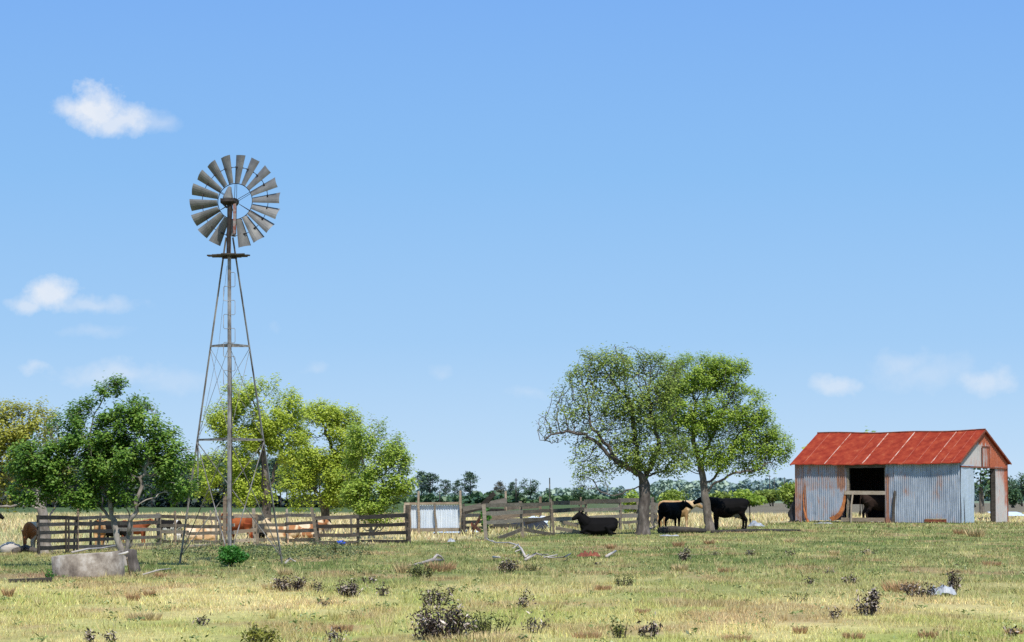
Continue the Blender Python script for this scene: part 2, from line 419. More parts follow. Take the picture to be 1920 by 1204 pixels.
# yaw: 0 faces right in the photo, 180 faces left, 90 faces away
cow(1366, 993.5, 178, 1.19, 'black cow with pale udder standing behind the slimmer tree', neck=(1.14, 0.08, 1.33), muzzle=(1.52, 0.12, 1.14),
    udder=True, fat=1.08, colour=hide(BLACK, (0.022, 0.011, 0.008), 0.6, 1.4, udd=(0.36, 0.27, 0.23)), seed=1)
cow(1258, 993.5, 50, 1.04, 'young black cow under the trees, turned three quarters away with its head to the right', neck=(0.86, -0.26, 1.30), muzzle=(0.98, -0.62, 1.06),
    colour=hide(BLACK), seed=2)
cow(1268, 990, 10, 1.10, 'tan cow mostly hidden behind the black one between the two tree trunks', neck=(1.0, 0, 1.22), muzzle=(1.38, 0, 1.0),
    colour=hide((0.40, 0.24, 0.11), (0.52, 0.37, 0.21), 0.52, 2.5, muz=(0.3, 0.2, 0.15)), seed=3)
cow(1122, 1004, 186, 1.02, 'black cow lying on the grass before the board fence, head raised', pose='lie', tail=False, fat=1.08, neck=(0.80, 0.02, 0.90), muzzle=(1.14, 0.10, 0.68),
    colour=hide(BLACK), seed=4)
GB = 'cattle behind the board fence'
cow(62, 1034, 82, 0.66, 'cream and brown calf seen from behind at the fence end, left of the corner post', GB, cat='calf', neck=(0.98, 0, 1.05), muzzle=(1.25, 0, 0.75),
    colour=hide((0.56, 0.42, 0.28), (0.32, 0.12, 0.045), 0.52, 1.6), seed=5)
cow(187, 1026, 95, 0.60, 'orange brown calf behind the dark fence, beside the pale crooked log post', GB, cat='calf', colour=hide((0.36, 0.16, 0.06), (0.5, 0.30, 0.14), 0.55, 2), seed=6)
cow(216, 1024, 172, 0.62, 'black calf with white feet standing behind the dark fence left of the leafy tree trunk', GB, cat='calf', colour=hide((0.012, 0.01, 0.009), feet=(0.6, 0.55, 0.5)), seed=7)
cow(252, 1018, 4, 0.60, 'red brown calf with golden back behind the fence, right of the leafy tree trunk', GB, cat='calf', colour=hide((0.26, 0.075, 0.03), (0.42, 0.25, 0.09), 0.55, 1.5), seed=8)
cow(318, 1017, 150, 0.60, 'black calf with white patches behind the fence left of the windmill legs', GB, cat='calf', colour=hide((0.012, 0.01, 0.009), (0.6, 0.56, 0.5), 0.6, 2.0, feet=(0.55, 0.5, 0.45)), seed=9)
cow(378, 1018, 5, 0.74, 'pale tan calf lying behind the fence, beside the left windmill leg', GB, cat='calf', pose='lie', neck=(0.93, 0, 0.85), muzzle=(1.26, 0.05, 0.62), colour=hide((0.55, 0.34, 0.17), (0.64, 0.5, 0.34), 0.5), seed=10)
cow(449, 1018, 152, 0.72, 'dark red calf standing behind the fence, just right of the front windmill leg', GB, cat='calf', colour=hide((0.22, 0.05, 0.018), (0.32, 0.09, 0.03), 0.5, 1.3), seed=11)
cow(530, 1014, 172, 0.80, 'cream calf with dark ears lying behind the fence, near the right windmill leg', GB, cat='calf', pose='lie', neck=(0.93, -0.1, 0.95), muzzle=(1.2, -0.25, 0.7), colour=hide((0.62, 0.47, 0.28), (0.34, 0.15, 0.06), 0.62, 2.2), seed=12)
cow(572, 1011, 4, 0.84, 'cream and brown spotted calf lying behind the fence left of the tilted post', GB, cat='calf', pose='lie', neck=(0.93, 0, 0.85), muzzle=(1.26, 0.05, 0.6), colour=hide((0.66, 0.52, 0.34), (0.28, 0.12, 0.05), 0.53, 2.2), seed=13)
cow(502, 1013, 60, 0.55, 'small black calf lying behind the fence by the double post', GB, cat='calf', pose='lie', neck=(0.9, 0, 0.75), muzzle=(1.2, 0, 0.55), colour=hide(BLACK), seed=14)
cow(-46, 1014, 8, 0.84, 'black cow at the left edge of the field, only its head in view', cat='cow', neck=(0.93, 0, 1.22), muzzle=(1.25, 0, 1.0), colour=hide((0.012, 0.01, 0.009)), seed=15)

# ------------------------------------------------------------------ ground
FL = np.array([[-40, 64], [-17, 66], [-12.5, 76], [-9, 82], [-4, 88], [-1.5, 93], [0.5, 102], [4, 116], [7, 128], [11, 130], [15, 146], [20, 168], [32, 163], [36, 156], [60, 150]])
def fence_line(x): return np.interp(x, FL[:, 0], FL[:, 1])

def gcol(x, y):
    x = np.asarray(x, dtype=np.float64); y = np.asarray(y, dtype=np.float64)
    n1 = fbm(x * 0.35, y * 0.16, 3, 4); n2 = fbm(x * 1.3, y * 0.6, 17, 3); n3 = fbm(x * 0.12, y * 0.05, 31, 3)
    straw = np.array([0.69, 0.555, 0.245]); green = np.array([0.375, 0.395, 0.105]); deep = np.array([0.135, 0.178, 0.048])
    brown = np.array([0.40, 0.25, 0.135]); pale = np.array([0.53, 0.44, 0.225]); dirt = np.array([0.30, 0.185, 0.115])
    g = np.clip(0.46 + (n1 - 0.5) * 1.7 + (n2 - 0.5) * 0.6, 0, 1)[..., None]
    c = straw * (1 - g) + green * g
    k = (sstep(36, 58, y + (n3 - 0.5) * 20) * np.clip(0.92 + (n2 - 0.5) * 1.1, 0, 1))[..., None]
    c = c * (1 - k) + (deep * (1 - 0.22 * (1 - g)) + straw * 0.22 * (1 - g)) * k
    b = sstep(0.56, 0.72, fbm(x * 0.75 + 9, y * 0.4, 53, 4))[..., None] * 0.6
    c = c * (1 - b) + brown * b
    yf = fence_line(x) + (n1 - 0.5) * 9
    d = (np.exp(-((y - yf - 1.0) / 3.2) ** 2) * sstep(0.42, 0.6, n2))[..., None] * 0.8
    c = c * (1 - d) + dirt * d
    p = sstep(-1.5, 4.5, y - yf)[..., None]
    pc = pale * (0.78 + 0.5 * n2)[..., None]
    pg = sstep(0.48, 0.68, fbm(x * 0.16, y * 0.035, 77, 4))[..., None]
    pc = pc * (1 - 0.6 * pg) + np.array([0.24, 0.27, 0.10]) * 0.6 * pg
    c = c * (1 - p) + pc * p
    far = sstep(220, 300, y + (n3 - 0.5) * 60)[..., None]
    lf = sstep(-5, 25, x - 0.03 * y)[..., None]
    c = c * (1 - far) + (np.array([0.09, 0.13, 0.05]) * (1 - lf) + np.array([0.20, 0.17, 0.115]) * lf) * far
    ff = sstep(700, 1100, y)[..., None]
    c = c * (1 - ff) + np.array([0.22, 0.27, 0.17]) * ff
    s = np.exp(-(((x + 9.4) / 2.0) ** 2 + ((y - 50.5) / 2.2) ** 2))[..., None] * 0.85    # worn dirt by the trough
    c = c * (1 - s) + dirt * s
    return c

def ground():
    xs = np.concatenate([-np.geomspace(80, 6000, 30)[::-1], np.arange(-79, 79.1, 0.5), np.geomspace(80, 6000, 30)])
    ys = np.concatenate([np.linspace(-60, 13, 12), np.arange(14, 210, 0.45), np.geomspace(210.5, 9000, 90)])
    X, Y = np.meshgrid(xs, ys)
    near = sstep(14, 20, Y) * (1 - sstep(180, 260, Y)) * (1 - sstep(60, 80, np.abs(X)))
    Z = ((fbm(X * 0.5, Y * 0.5, 5, 3) - 0.5) * 0.07 - 0.015) * near
    nx, ny = len(xs), len(ys)
    me = bpy.data.meshes.new('ground')
    me.vertices.add(nx * ny); me.vertices.foreach_set('co', np.stack([X, Y, Z], -1).astype(np.float32).ravel())
    i = np.arange(nx * ny).reshape(ny, nx)
    q = np.stack([i[:-1, :-1], i[:-1, 1:], i[1:, 1:], i[1:, :-1]], -1).reshape(-1, 4)
    me.loops.add(q.size); me.loops.foreach_set('vertex_index', q.ravel().astype(np.int32))
    me.polygons.add(len(q)); me.polygons.foreach_set('loop_start', np.arange(0, q.size, 4, dtype=np.int32))
    me.polygons.foreach_set('use_smooth', [True] * len(q))
    col = gcol(X, Y).reshape(-1, 3)
    a = me.attributes.new('col', 'FLOAT_COLOR', 'POINT')
    a.data.foreach_set('color', np.concatenate([col, np.ones((len(col), 1))], 1).astype(np.float32).ravel())
    me.update(calc_edges=True)
    m, nt, b, o = new_mat('pasture_ground')
    n1 = noise(nt, coords(nt, (1, 0.5, 1)), 6, 8, 0.75); n2 = noise(nt, coords(nt, (1, 0.5, 1)), 0.9, 5, 0.7)
    k = math_(nt, 'MULTIPLY_ADD', n1, 1.1, 0.30); k = math_(nt, 'MULTIPLY', k, math_(nt, 'MULTIPLY_ADD', n2, 0.5, 0.75))
    v = nt.nodes.new('ShaderNodeVectorMath'); v.operation = 'SCALE'
    nt.links.new(attr(nt, 'col', 'Color'), v.inputs[0]); nt.links.new(k, v.inputs['Scale'])
    nt.links.new(v.outputs[0], b.inputs['Base Color'])
    b.inputs['Roughness'].default_value = 0.95; b.inputs['Specular IOR Level'].default_value = 0.05
    bump(nt, b, n1, 0.6, 0.08)
    me.materials.append(m)
    ob = bpy.data.objects.new('ground', me); C.objects.link(ob); tag(ob, kind='structure')
ground()

def grass(name, regions, seed, hmul=1.0, colf=None, keep=None, label=None):
    rng = np.random.default_rng(seed); VS = []; CS = []
    for (y0, y1, dens, h, w) in regions:
        hw = lambda y: y * 0.2135 * 1.10 + 1.5
        area = (hw(y0) + hw(y1)) * (y1 - y0); n = int(area * dens)
        y = np.sqrt(rng.uniform(y0 ** 2, y1 ** 2, n)); x = rng.uniform(-1, 1, n) * hw(y)
        dn = fbm(x * 1.6, y * 1.1, seed + 5, 3)
        ok = rng.uniform(0, 1, n) < np.clip((dn - 0.25) * 2.4, 0.08, 1)
        if keep is not None: ok &= keep(x, y, rng)
        x = x[ok]; y = y[ok]; dn = dn[ok]; n = len(x)
        hh = h * rng.uniform(0.45, 1.35, n) * (0.55 + 0.9 * dn) * hmul; ww = w * rng.uniform(0.7, 1.4, n)
        an = rng.uniform(0, 2 * math.pi, n); ln = rng.uniform(0.1, 0.9, n) * hh
        la = rng.uniform(0, 2 * math.pi, n)
        z0 = (fbm(x * 0.5, y * 0.5, 5, 3) - 0.5) * 0.07 - 0.03
        bx = np.cos(an) * ww / 2; by = np.sin(an) * ww / 2
        tx = np.cos(la) * ln; ty = np.sin(la) * ln
        VS.append(np.stack([np.stack([x - bx, y - by, z0], 1), np.stack([x + bx, y + by, z0], 1), np.stack([x + tx, y + ty, z0 + hh], 1)], 1))
        c = gcol(x, y) * rng.uniform(0.48, 1.62, (n, 1)) * (1 + rng.normal(0, .07, (n, 3)))
        if colf is not None: c = colf(c, x, y, rng)
        dry = rng.uniform(0, 1, (n, 1)) < np.where(y < fence_line(x), np.interp(y, [34, 58], [.17, .07]), .16)[:, None]
        c = np.where(dry, np.array([0.56, 0.47, 0.23]) * rng.uniform(0.7, 1.2, (n, 1)), c)
        CS.append(c)
    ob = quads_mesh(name, np.concatenate(VS), L['grass'], None, (0, 0, 0), None, np.concatenate(CS), 3)
    return tag(ob, label, 'grass', kind='stuff')

grass('grass', [(24, 36, 800, 0.062, 0.009), (36, 50, 400, 0.066, 0.013), (50, 75, 140, 0.075, 0.02), (75, 125, 44, 0.09, 0.032), (125, 178, 12, 0.14, 0.05), (24, 60, 5, 0.17, 0.007)], 41,
      keep=lambda x, y, r: y < fence_line(x) + 3, label='short green and straw coloured pasture grass')
grass('dry_grass', [(64, 110, 12, 0.22, 0.04), (110, 240, 8, 0.30, 0.06)], 47,
      keep=lambda x, y, r: (y > fence_line(x) + 2) & ~((x > 17) & (x < 34) & (y > 150) & (y < 172)),
      colf=lambda c, x, y, r: c * 1.05, label='dry yellow grass in the field behind the fence')

def herbs():
    rng = np.random.default_rng(83); P = []; S = []
    for i in range(900):
        y = math.sqrt(rng.uniform(25 ** 2, 75 ** 2)); x = rng.uniform(-1, 1) * y * .235
        k = int(rng.uniform(5, 16)); r = rng.uniform(.03, .10)
        q = rng.normal(0, 1, (k, 3)) * np.array([r, r, .02]) + np.array([x, y, rng.uniform(.02, .07)]); P.append(q); S.append(np.full(k, rng.uniform(.035, .07)))
    P = np.concatenate(P); S = np.concatenate(S)
    m_ = mat_leaf('herb_leaves', (.05, .075, .02), (.20, .26, .07), (.50, .52, .24), .2)
    o = quads_mesh('pasture_herbs', leaf_quads(P, S, rng, .45, .5), m_, None, (0, 0, 0), .5 + rng.normal(0, .25, len(P)))
    tag(o, 'small low broad leaved plants dotted through the pasture', 'herbs', kind='stuff')
    V3 = []; CC = []
    for i in range(420):
        y = math.sqrt(rng.uniform(25 ** 2, 70 ** 2)); x = rng.uniform(-1, 1) * y * .235; k = int(rng.uniform(14, 44)); r = rng.uniform(.04, .13); h = rng.uniform(.10, .20)
        a = rng.uniform(0, 2 * math.pi, k); rr = r * np.sqrt(rng.uniform(0, 1, k)); bx = x + np.cos(a) * rr; by = y + np.sin(a) * rr; hh = h * rng.uniform(.5, 1.2, k); ln = hh * rng.uniform(.1, .8, k)
        w_ = .005; t = rng.uniform(0, math.pi, k)
        V3.append(np.stack([np.stack([bx - np.cos(t) * w_, by - np.sin(t) * w_, bx * 0 - .03], 1), np.stack([bx + np.cos(t) * w_, by + np.sin(t) * w_, bx * 0 - .03], 1), np.stack([bx + np.cos(a) * ln, by + np.sin(a) * ln, hh], 1)], 1))
        c0_ = gcol(np.array([x]), np.array([y]))[0] if rng.uniform() < .6 else np.array([.52, .42, .2]); CC.append(c0_ * rng.uniform(.5, 1.5, (k, 1)))
    o = quads_mesh('grass_clumps', np.concatenate(V3), L['grass'], None, (0, 0, 0), None, np.concatenate(CC), 3)
    tag(o, 'taller clumps of grass standing out of the short pasture', 'grass', kind='stuff')
herbs()

# dry brown tufts in the turf (uncountable scraps of dead grass)
def tufts():
    rng = np.random.default_rng(5); P = []; CC = []
    spots = [(1830, 1006, 30, 15), (1800, 1002, 18, 10), (755, 1074, 22, 20), (826, 1070, 55, 16), (300, 1083, 16, 10), (535, 1078, 22, 12), (1272, 1024, 20, 8),
             (1145, 1028, 14, 8), (1330, 1020, 16, 7), (1480, 1017, 16, 7), (1565, 1040, 14, 8), (1275, 1068, 30, 10), (1360, 1073, 25, 9), (270, 1160, 60, 12),
             (505, 1103, 25, 9), (1690, 1108, 60, 18), (280, 1117, 18, 10), (250, 1125, 20, 14), (15, 1118, 14, 16), (1205, 1150, 25, 9), (1500, 1185, 22, 11), (1740, 1195, 30, 14),
             (900, 1200, 200, 12), (1380, 1200, 60, 10), (640, 1180, 40, 9), (1860, 1060, 30, 8), (1130, 1105, 30, 8), (1100, 1195, 50, 10), (1900, 1190, 30, 12), (1600, 1195, 40, 9)]
    for (px, py, w, h) in spots:
        c = G(px, py); m = M(c.y); n = int(60 + w * 5)
        ang = rng.uniform(0, 2 * math.pi, n); rr = np.sqrt(rng.uniform(0, 1, n)) * w * m / 2
        x = c.x + np.cos(ang) * rr; y = c.y + np.sin(ang) * rr * 1.5
        hh = h * m * rng.uniform(0.5, 1.3, n); lx = np.cos(ang) * hh * 0.5 + rng.normal(0, .2, n) * hh; ly = np.sin(ang) * hh * 0.5
        b = rng.uniform(0, 2 * math.pi, n); ww = m * 1.1
        P.append(np.stack([np.stack([x - np.cos(b) * ww, y - np.sin(b) * ww, x * 0 - .02], 1), np.stack([x + np.cos(b) * ww, y + np.sin(b) * ww, x * 0 - .02], 1), np.stack([x + lx, y + ly, hh], 1)], 1))
        base = np.array([0.42, 0.26, 0.13]) if rng.uniform() < 0.6 else np.array([0.52, 0.40, 0.2])
        CC.append(base * rng.uniform(0.5, 1.4, (n, 1)))
    ob = quads_mesh('dead_grass_tufts', np.concatenate(P), L['grass'], None, (0, 0, 0), None, np.concatenate(CC), 3)
    tag(ob, 'tufts of dead brown grass scattered over the pasture', 'dead grass', kind='stuff')
tufts()

# ------------------------------------------------------------------ trees
def grow(rng, trunks, lobes, n_attr, step, kill, org, up=0.06, iters=140, jitter=0.22, cull=.20):
    pos = []; par = []
    for pl in trunks:
        pts = [np.array(p, dtype=float) for p in pl]
        if not pos:
            pos.append(pts[0]); par.append(-1); last = 0
        else:
            d = [np.linalg.norm(q - pts[0]) for q in pos]; last = int(np.argmin(d))
        for a, b in zip(pts[:-1], pts[1:]):
            k = max(1, int(round(np.linalg.norm(b - a) / step)))
            for j in range(1, k + 1):
                pos.append(a + (b - a) * j / k + rng.normal(0, (0.10 if len(pos) < 14 else 0.24) * step, 3) * (j < k)); par.append(last); last = len(pos) - 1
    w = np.array([l[1][0] * l[1][1] * l[1][2] * l[2] for l in lobes]) ** 0.85; w /= w.sum()
    cnt = rng.multinomial(n_attr, w); A = []
    for (c, r, wt, *_), k in zip(lobes, cnt):
        d = rng.normal(size=(k, 3)); d /= np.linalg.norm(d, axis=1)[:, None]
        A.append(np.array(c) + d * (rng.uniform(0.05, 1, k) ** 0.42)[:, None] * np.array(r))
    A = np.concatenate(A)
    hz = 9.0 / max(np.ptp(A[:, 2]), 1.0)
    q = fbm(A[:, 0] * 1.1 * hz + 11 + org.x, A[:, 2] * 1.1 * hz + A[:, 1] * .3, 91, 2) + .5 * fbm(A[:, 0] * hz - A[:, 1] * 1.1, A[:, 2] * hz + 5, 57, 2)
    A = A[q > np.quantile(q, cull)]
    N = np.array(pos)
    D = np.linalg.norm(A[:, None] - N[None], axis=2); idx = D.argmin(1); dm = D.min(1)
    A0 = A.copy()
    for it in range(iters):
        if len(A) == 0: break
        u = np.unique(idx); dirs = np.zeros((len(pos), 3))
        v = (A - np.array(pos)[idx]) / (dm[:, None] + 1e-6); np.add.at(dirs, idx, v)
        new = []; 
        for i in u:
            d = dirs[i]; l = np.linalg.norm(d)
            if l < 1e-3: d = rng.normal(size=3); l = np.linalg.norm(d)
            d = d / l + rng.normal(0, jitter, 3); d[2] += up
            d /= np.linalg.norm(d); new.append(pos[i] + d * step); par.append(int(i))
        k0 = len(pos); pos.extend(new); NN = np.array(new)
        D = np.linalg.norm(A[:, None] - NN[None], axis=2); j = D.argmin(1); dj = D.min(1)
        b = dj < dm - 1e-6; idx = np.where(b, j + k0, idx); dm = np.where(b, dj, dm)
        keep = dm > kill
        A = A[keep]; idx = idx[keep]; dm = dm[keep]
        if len(pos) > 18000: break
    return np.array(pos), np.array(par)

def tree(name, label, base, trunks_px, Yd, lobes_px, leafmat, barkmat, n_attr, R0, leaf, per, seed, step=0.22, kill=0.26, depth=1.0,
         group=None, cat='tree', rtip=0.006, extra=None, sink=0.08, spread=1.0, upb=0.35, cull=.20):
    rng = np.random.default_rng(seed)
    org = base.copy(); m = M(Yd)
    def W(px, py, off=0.0):
        p = V(px, py, Yd); return np.array((p.x, Yd + off, p.z))
    lobes = []
    for l in lobes_px:
        px, py, rx, ry, wt, lw = l[:6]; off = l[6] if len(l) > 6 else 0.0
        lobes.append((W(px, py, off), np.array((rx * m, 0.5 * (rx + ry) * m * depth, ry * m)), wt, lw))
    trunks = []
    for i, pl in enumerate(trunks_px):
        pts = [W(q[0], q[1], q[2] if len(q) > 2 else 0.0) for q in pl]
        if i == 0: pts[0] = np.array((pts[0][0], org.y, -sink))
        trunks.append(pts)
    pos, par = grow(rng, trunks, lobes, n_attr, step, kill, org, cull=cull)
    n = len(pos); kids = [[] for _ in range(n)]
    for i in range(n):
        if par[i] >= 0: kids[par[i]].append(i)
    tips = np.zeros(n)
    for i in range(n - 1, -1, -1):
        if not kids[i]: tips[i] = 1
        if par[i] >= 0: tips[par[i]] += tips[i]
    rad = rtip * (R0 / rtip) ** ((np.log(tips) / math.log(max(tips[0], 2))) ** 1.42)
    hz = np.clip(pos[:, 2], 0, None)
    rad = rad * np.where(tips > tips[0] * 0.5, 1 + 0.5 * np.exp(-hz / 0.22), 1)
    root = thing(name, org, label, cat, group)
    mb = MB(org); st = [0]
    first = [(0, None)]
    stack = [(0, None)]
    while stack:
        i, frm = stack.pop()
        chain = [frm, i] if frm is not None else [i]
        while kids[i]:
            ks = sorted(kids[i], key=lambda q: -tips[q])
            for q in ks[1:]: stack.append((q, i))
            i = ks[0]; chain.append(i)
        if len(chain) < 2: continue
        rs = [rad[q] for q in chain]
        if frm is not None: rs[0] = rs[1]
        rs[-1] *= 0.6
        mx = max(rs); sides = 10 if mx > 0.1 else 6 if mx > 0.03 else 4 if mx > 0.012 else 3
        mb.tube([pos[q] for q in chain], rs, sides, 0.5, cap=False)
    mb.build('trunk', barkmat, root, True)
    el = np.where(tips <= 5)[0]
    el = el[pos[el][:, 2] > 0.35]
    if len(el):
        c = np.array([l[0] for l in lobes]); r = np.array([l[1] for l in lobes]); lw = np.array([l[3] for l in lobes])
        q = np.linalg.norm((pos[el][:, None] - c[None]) / r[None], axis=2); wi = np.exp(-q * 3); wgt = (wi * lw).sum(1) / wi.sum(1)
        hf = 7.0 / max(np.ptp(pos[el][:, 2]), 1.0); clump = fbm((pos[el][:, 0] + pos[el][:, 1] * 0.6) * 1.7 * hf, (pos[el][:, 2] + pos[el][:, 1] * 0.5) * 1.7 * hf, seed, 3)
        wgt = wgt * np.clip((clump - 0.38) * 7.5, 0.06, 2.0)
        cnt = rng.poisson(per * wgt)
        P = np.repeat(pos[el], cnt, axis=0); cl = np.repeat(clump, cnt)
        P = P + rng.normal(0, step * 0.62 * spread, P.shape)
        t = 0.46 + (cl - 0.5) * 0.6 + rng.normal(0, 0.19, len(P))
        zr = (P[:, 2] - P[:, 2].min()) / max(np.ptp(P[:, 2]), .1)
        t += (zr - 0.5) * 0.12
        if extra is not None: t += extra(P)
        dq = np.linalg.norm((P[:, None] - c[None]) / r[None], axis=2).argmin(1)
        o_ = (P - c[dq]) / r[dq]; o_ = o_ / (np.linalg.norm(o_, axis=1)[:, None] + 1e-6) * .55 + np.array([0, -.12, .5])
        quads_mesh('crown', leaf_quads(P, leaf, rng, 0.62, upb, 0, o_), leafmat, root, org, t)
    print(name, 'nodes', n, 'leaves', 0 if not len(el) else len(P))
    return root

# A: deep green tree behind the trough
bA = G(236, 1060)
tree('leafy_tree', 'dense deep green tree with pale branching stems behind the concrete tank', bA,
     [[(236, 1058), (224, 1022), (214, 985), (207, 950), (203, 915), (212, 880)], [(238, 1046, -.1), (243, 1000, -.1), (247, 975, -.2), (262, 950, -.3), (285, 935, -.3)], [(255, 958, -.3), (268, 905, -.2), (280, 870, -.2)],
      [(209, 977), (185, 948, .2), (168, 930, .3), (140, 905, .4)], [(205, 930), (178, 890, .2), (165, 850, .2)], [(236, 1050, .1), (240, 1000, .2), (236, 960, .4), (235, 900, .5)]], bA.y,
     [(215, 752, 38, 42, 1, 1.2), (150, 805, 60, 50, 1, 1.2), (265, 800, 60, 50, 1, 1.2), (80, 865, 62, 55, 1, 1.2), (210, 850, 90, 62, 1, 1.25), (320, 868, 50, 58, 1, 1.25), (70, 915, 52, 38, 1, 1), (150, 925, 60, 34, .9, 1.0), (250, 918, 62, 36, .8, .9), (335, 900, 36, 44, 1, 1), (215, 722, 16, 20, 1.2, 1)],
     L['A'], MT['bark_pale'], 4600, 0.105, 0.082, 38, 101, 0.13, 0.15, cull=.28, extra=lambda P: np.where(P[:, 0] > bA.x + 0.2, 0.10, -0.02))
# B: olive tree at the left edge
bB = G(86, 1037)
tree('olive_tree', 'olive yellow tree at the left edge, forked trunk by the fence corner post', bB,
     [[(86, 1036), (84, 1012), (82, 975), (76, 945), (62, 915), (45, 880)], [(85, 1008), (94, 975), (104, 945), (118, 915), (130, 880)], [(76, 950), (40, 945, -.2), (5, 950, -.3), (-40, 940)], [(62, 918), (30, 900), (-10, 880)]], bB.y,
     [(60, 800, 55, 52, 1, .8), (0, 810, 55, 60, 1, .8), (-60, 850, 60, 70, 1, .8), (40, 870, 60, 50, 1, .75), (-10, 915, 60, 40, .8, .45), (105, 900, 40, 40, .6, .6)],
     L['B'], MT['bark_pale'], 3000, 0.16, 0.095, 36, 102, 0.17, 0.19, group='yellow green trees along the fence')
# C: yellow-green tree behind the windmill
bC = G(499, 1004)
tree('yellow_green_tree', 'tall yellow green tree with dark trunk directly behind the windmill tower', bC,
     [[(499, 1004), (500, 950), (498, 900), (496, 860), (490, 820), (480, 770)], [(500, 930), (512, 890), (530, 850), (545, 800)], [(497, 870), (470, 835), (440, 800)], [(500, 945), (460, 930, -.3), (420, 920)]], bC.y,
     [(470, 745, 62, 38, 1, 1), (530, 765, 40, 38, 1, 1), (425, 790, 42, 44, .9, .8), (500, 810, 70, 44, 1, 1), (430, 880, 62, 46, 1, 1.1), (545, 845, 36, 36, .8, .8), (385, 900, 30, 40, .8, .9), (470, 925, 50, 24, .8, .9), (500, 722, 30, 16, 1, .8)],
     L['C'], MT['bark_dark'], 4800, 0.20, 0.115, 42, 103, 0.22, 0.25, cull=.28, group='yellow green trees along the fence')
# D
bD = G(610, 1000)
tree('yellow_green_tree', 'yellow green tree on a dark crooked trunk, standing in the field behind the dark rails', bD,
     [[(611, 1000), (610, 960), (606, 935), (618, 915), (636, 898), (645, 870)], [(606, 938), (590, 915), (572, 905), (550, 900)], [(640, 885), (620, 830), (600, 780)]], bD.y,
     [(605, 790, 55, 44, 1, 1), (640, 800, 42, 42, 1, 1), (585, 850, 45, 40, .9, 1), (560, 910, 48, 40, 1, 1.15), (630, 900, 60, 46, 1, 1.1), (660, 850, 40, 44, 1, 1.0), (600, 945, 55, 20, .8, .9)],
     L['C'], MT['bark_dark'], 4600, 0.20, 0.115, 42, 104, 0.22, 0.25, cull=.28, group='yellow green trees along the fence')
# E
bE = G(697, 1010)
tree('yellow_green_tree', 'bushy many stemmed tree growing through the rails left of the tin panel', bE,
     [[(697, 1010), (694, 970), (690, 930), (684, 890), (680, 850)], [(699, 1008, .1), (706, 970, .1), (712, 930, .2), (722, 880)], [(695, 1000, -.1), (680, 975, -.2), (668, 950, -.2), (655, 920)], [(700, 1004), (722, 985), (735, 965), (745, 940)]], bE.y,
     [(690, 820, 42, 42, 1, 1), (725, 850, 45, 44, 1, 1), (680, 880, 45, 44, 1, 1), (745, 895, 40, 34, 1, 1.1), (690, 930, 52, 36, 1, 1), (715, 965, 40, 24, .6, .5), (765, 890, 22, 20, 1, 1.1), (700, 995, 40, 14, .3, .3)],
     L['E'], MT['bark_pale'], 4200, 0.10, 0.105, 40, 105, 0.2, 0.22, cull=.28, group='yellow green trees along the fence')
# F
bF = G(1205, 1002)
tree('shade_tree', 'large spreading tree with thick dark trunk and sparse bare twigs on its left side', bF,
     [[(1205, 1002), (1207, 965), (1209, 925), (1208, 890)], [(1208, 905), (1196, 880), (1194, 845, .2), (1188, 800, .3), (1180, 750, .3)], [(1209, 900), (1222, 870, .2), (1236, 840, .3), (1225, 790), (1215, 740)],
      [(1206, 895, -.2), (1185, 880, -.4), (1155, 865, -.5), (1130, 830, -.6), (1105, 790, -.6)], [(1210, 895), (1240, 885, .5), (1265, 860, .8), (1290, 840, 1.)], [(1207, 910, -.3), (1180, 918, -.5), (1150, 930, -.6), (1125, 922, -.6)],
      [(1150, 862, -.5), (1100, 815, -.6), (1050, 812, -.6), (1012, 826, -.6)]], bF.y,
     [(1165, 688, 72, 42, 1.3, .6), (1110, 705, 50, 48, 1.6, .32), (1235, 705, 50, 46, 1.1, .9), (1190, 755, 90, 62, 1, .7), (1080, 760, 54, 50, 2.4, .16), (1048, 800, 48, 38, 3.2, .06), (1120, 815, 62, 50, 1.8, .17), (1195, 840, 80, 52, 1.1, .6), (1110, 876, 46, 34, 1.7, .22), (1262, 850, 45, 45, .8, .75), (1105, 905, 38, 20, 1.3, .10)],
     L['F'], MT['bark_dark'], 9000, 0.255, 0.115, 24, 106, 0.21, 0.22, rtip=0.0115, cull=.06, group='trees shading the cattle', depth=.9)
# G
bG = G(1330, 996)
tree('shade_tree', 'full leafed green tree with slim pale trunk beside the standing black cow', bG,
     [[(1331, 996), (1326, 960), (1321, 925), (1317, 890), (1308, 855), (1300, 820), (1305, 760)], [(1323, 930), (1340, 905, -.2), (1372, 888, -.4), (1410, 884, -.5), (1445, 868, -.5)], [(1320, 912), (1345, 888, .2), (1370, 860, .4), (1385, 815, .4)], [(1312, 870), (1330, 830), (1350, 780)], [(1317, 893), (1290, 880, .2), (1262, 860, .4)]], bG.y,
     [(1262, 712, 44, 46, 1.1, .9), (1300, 704, 66, 44, 1.1, 1.1), (1352, 715, 58, 46, 1, 1.1), (1395, 765, 42, 50, 1, 1), (1320, 775, 80, 50, 1, 1.05), (1400, 815, 60, 46, 1, 1.05), (1446, 838, 42, 44, 1.3, 1.0), (1425, 780, 34, 40, 1, .9), (1330, 850, 62, 32, .9, .8), (1420, 870, 50, 22, .7, .6), (1265, 790, 45, 50, .8, .7), (1385, 690, 22, 20, 1, .8)],
     L['G'], MT['bark'], 7200, 0.20, 0.115, 30, 107, 0.22, 0.23, cull=.10, rtip=0.0095, group='trees shading the cattle', depth=.9)
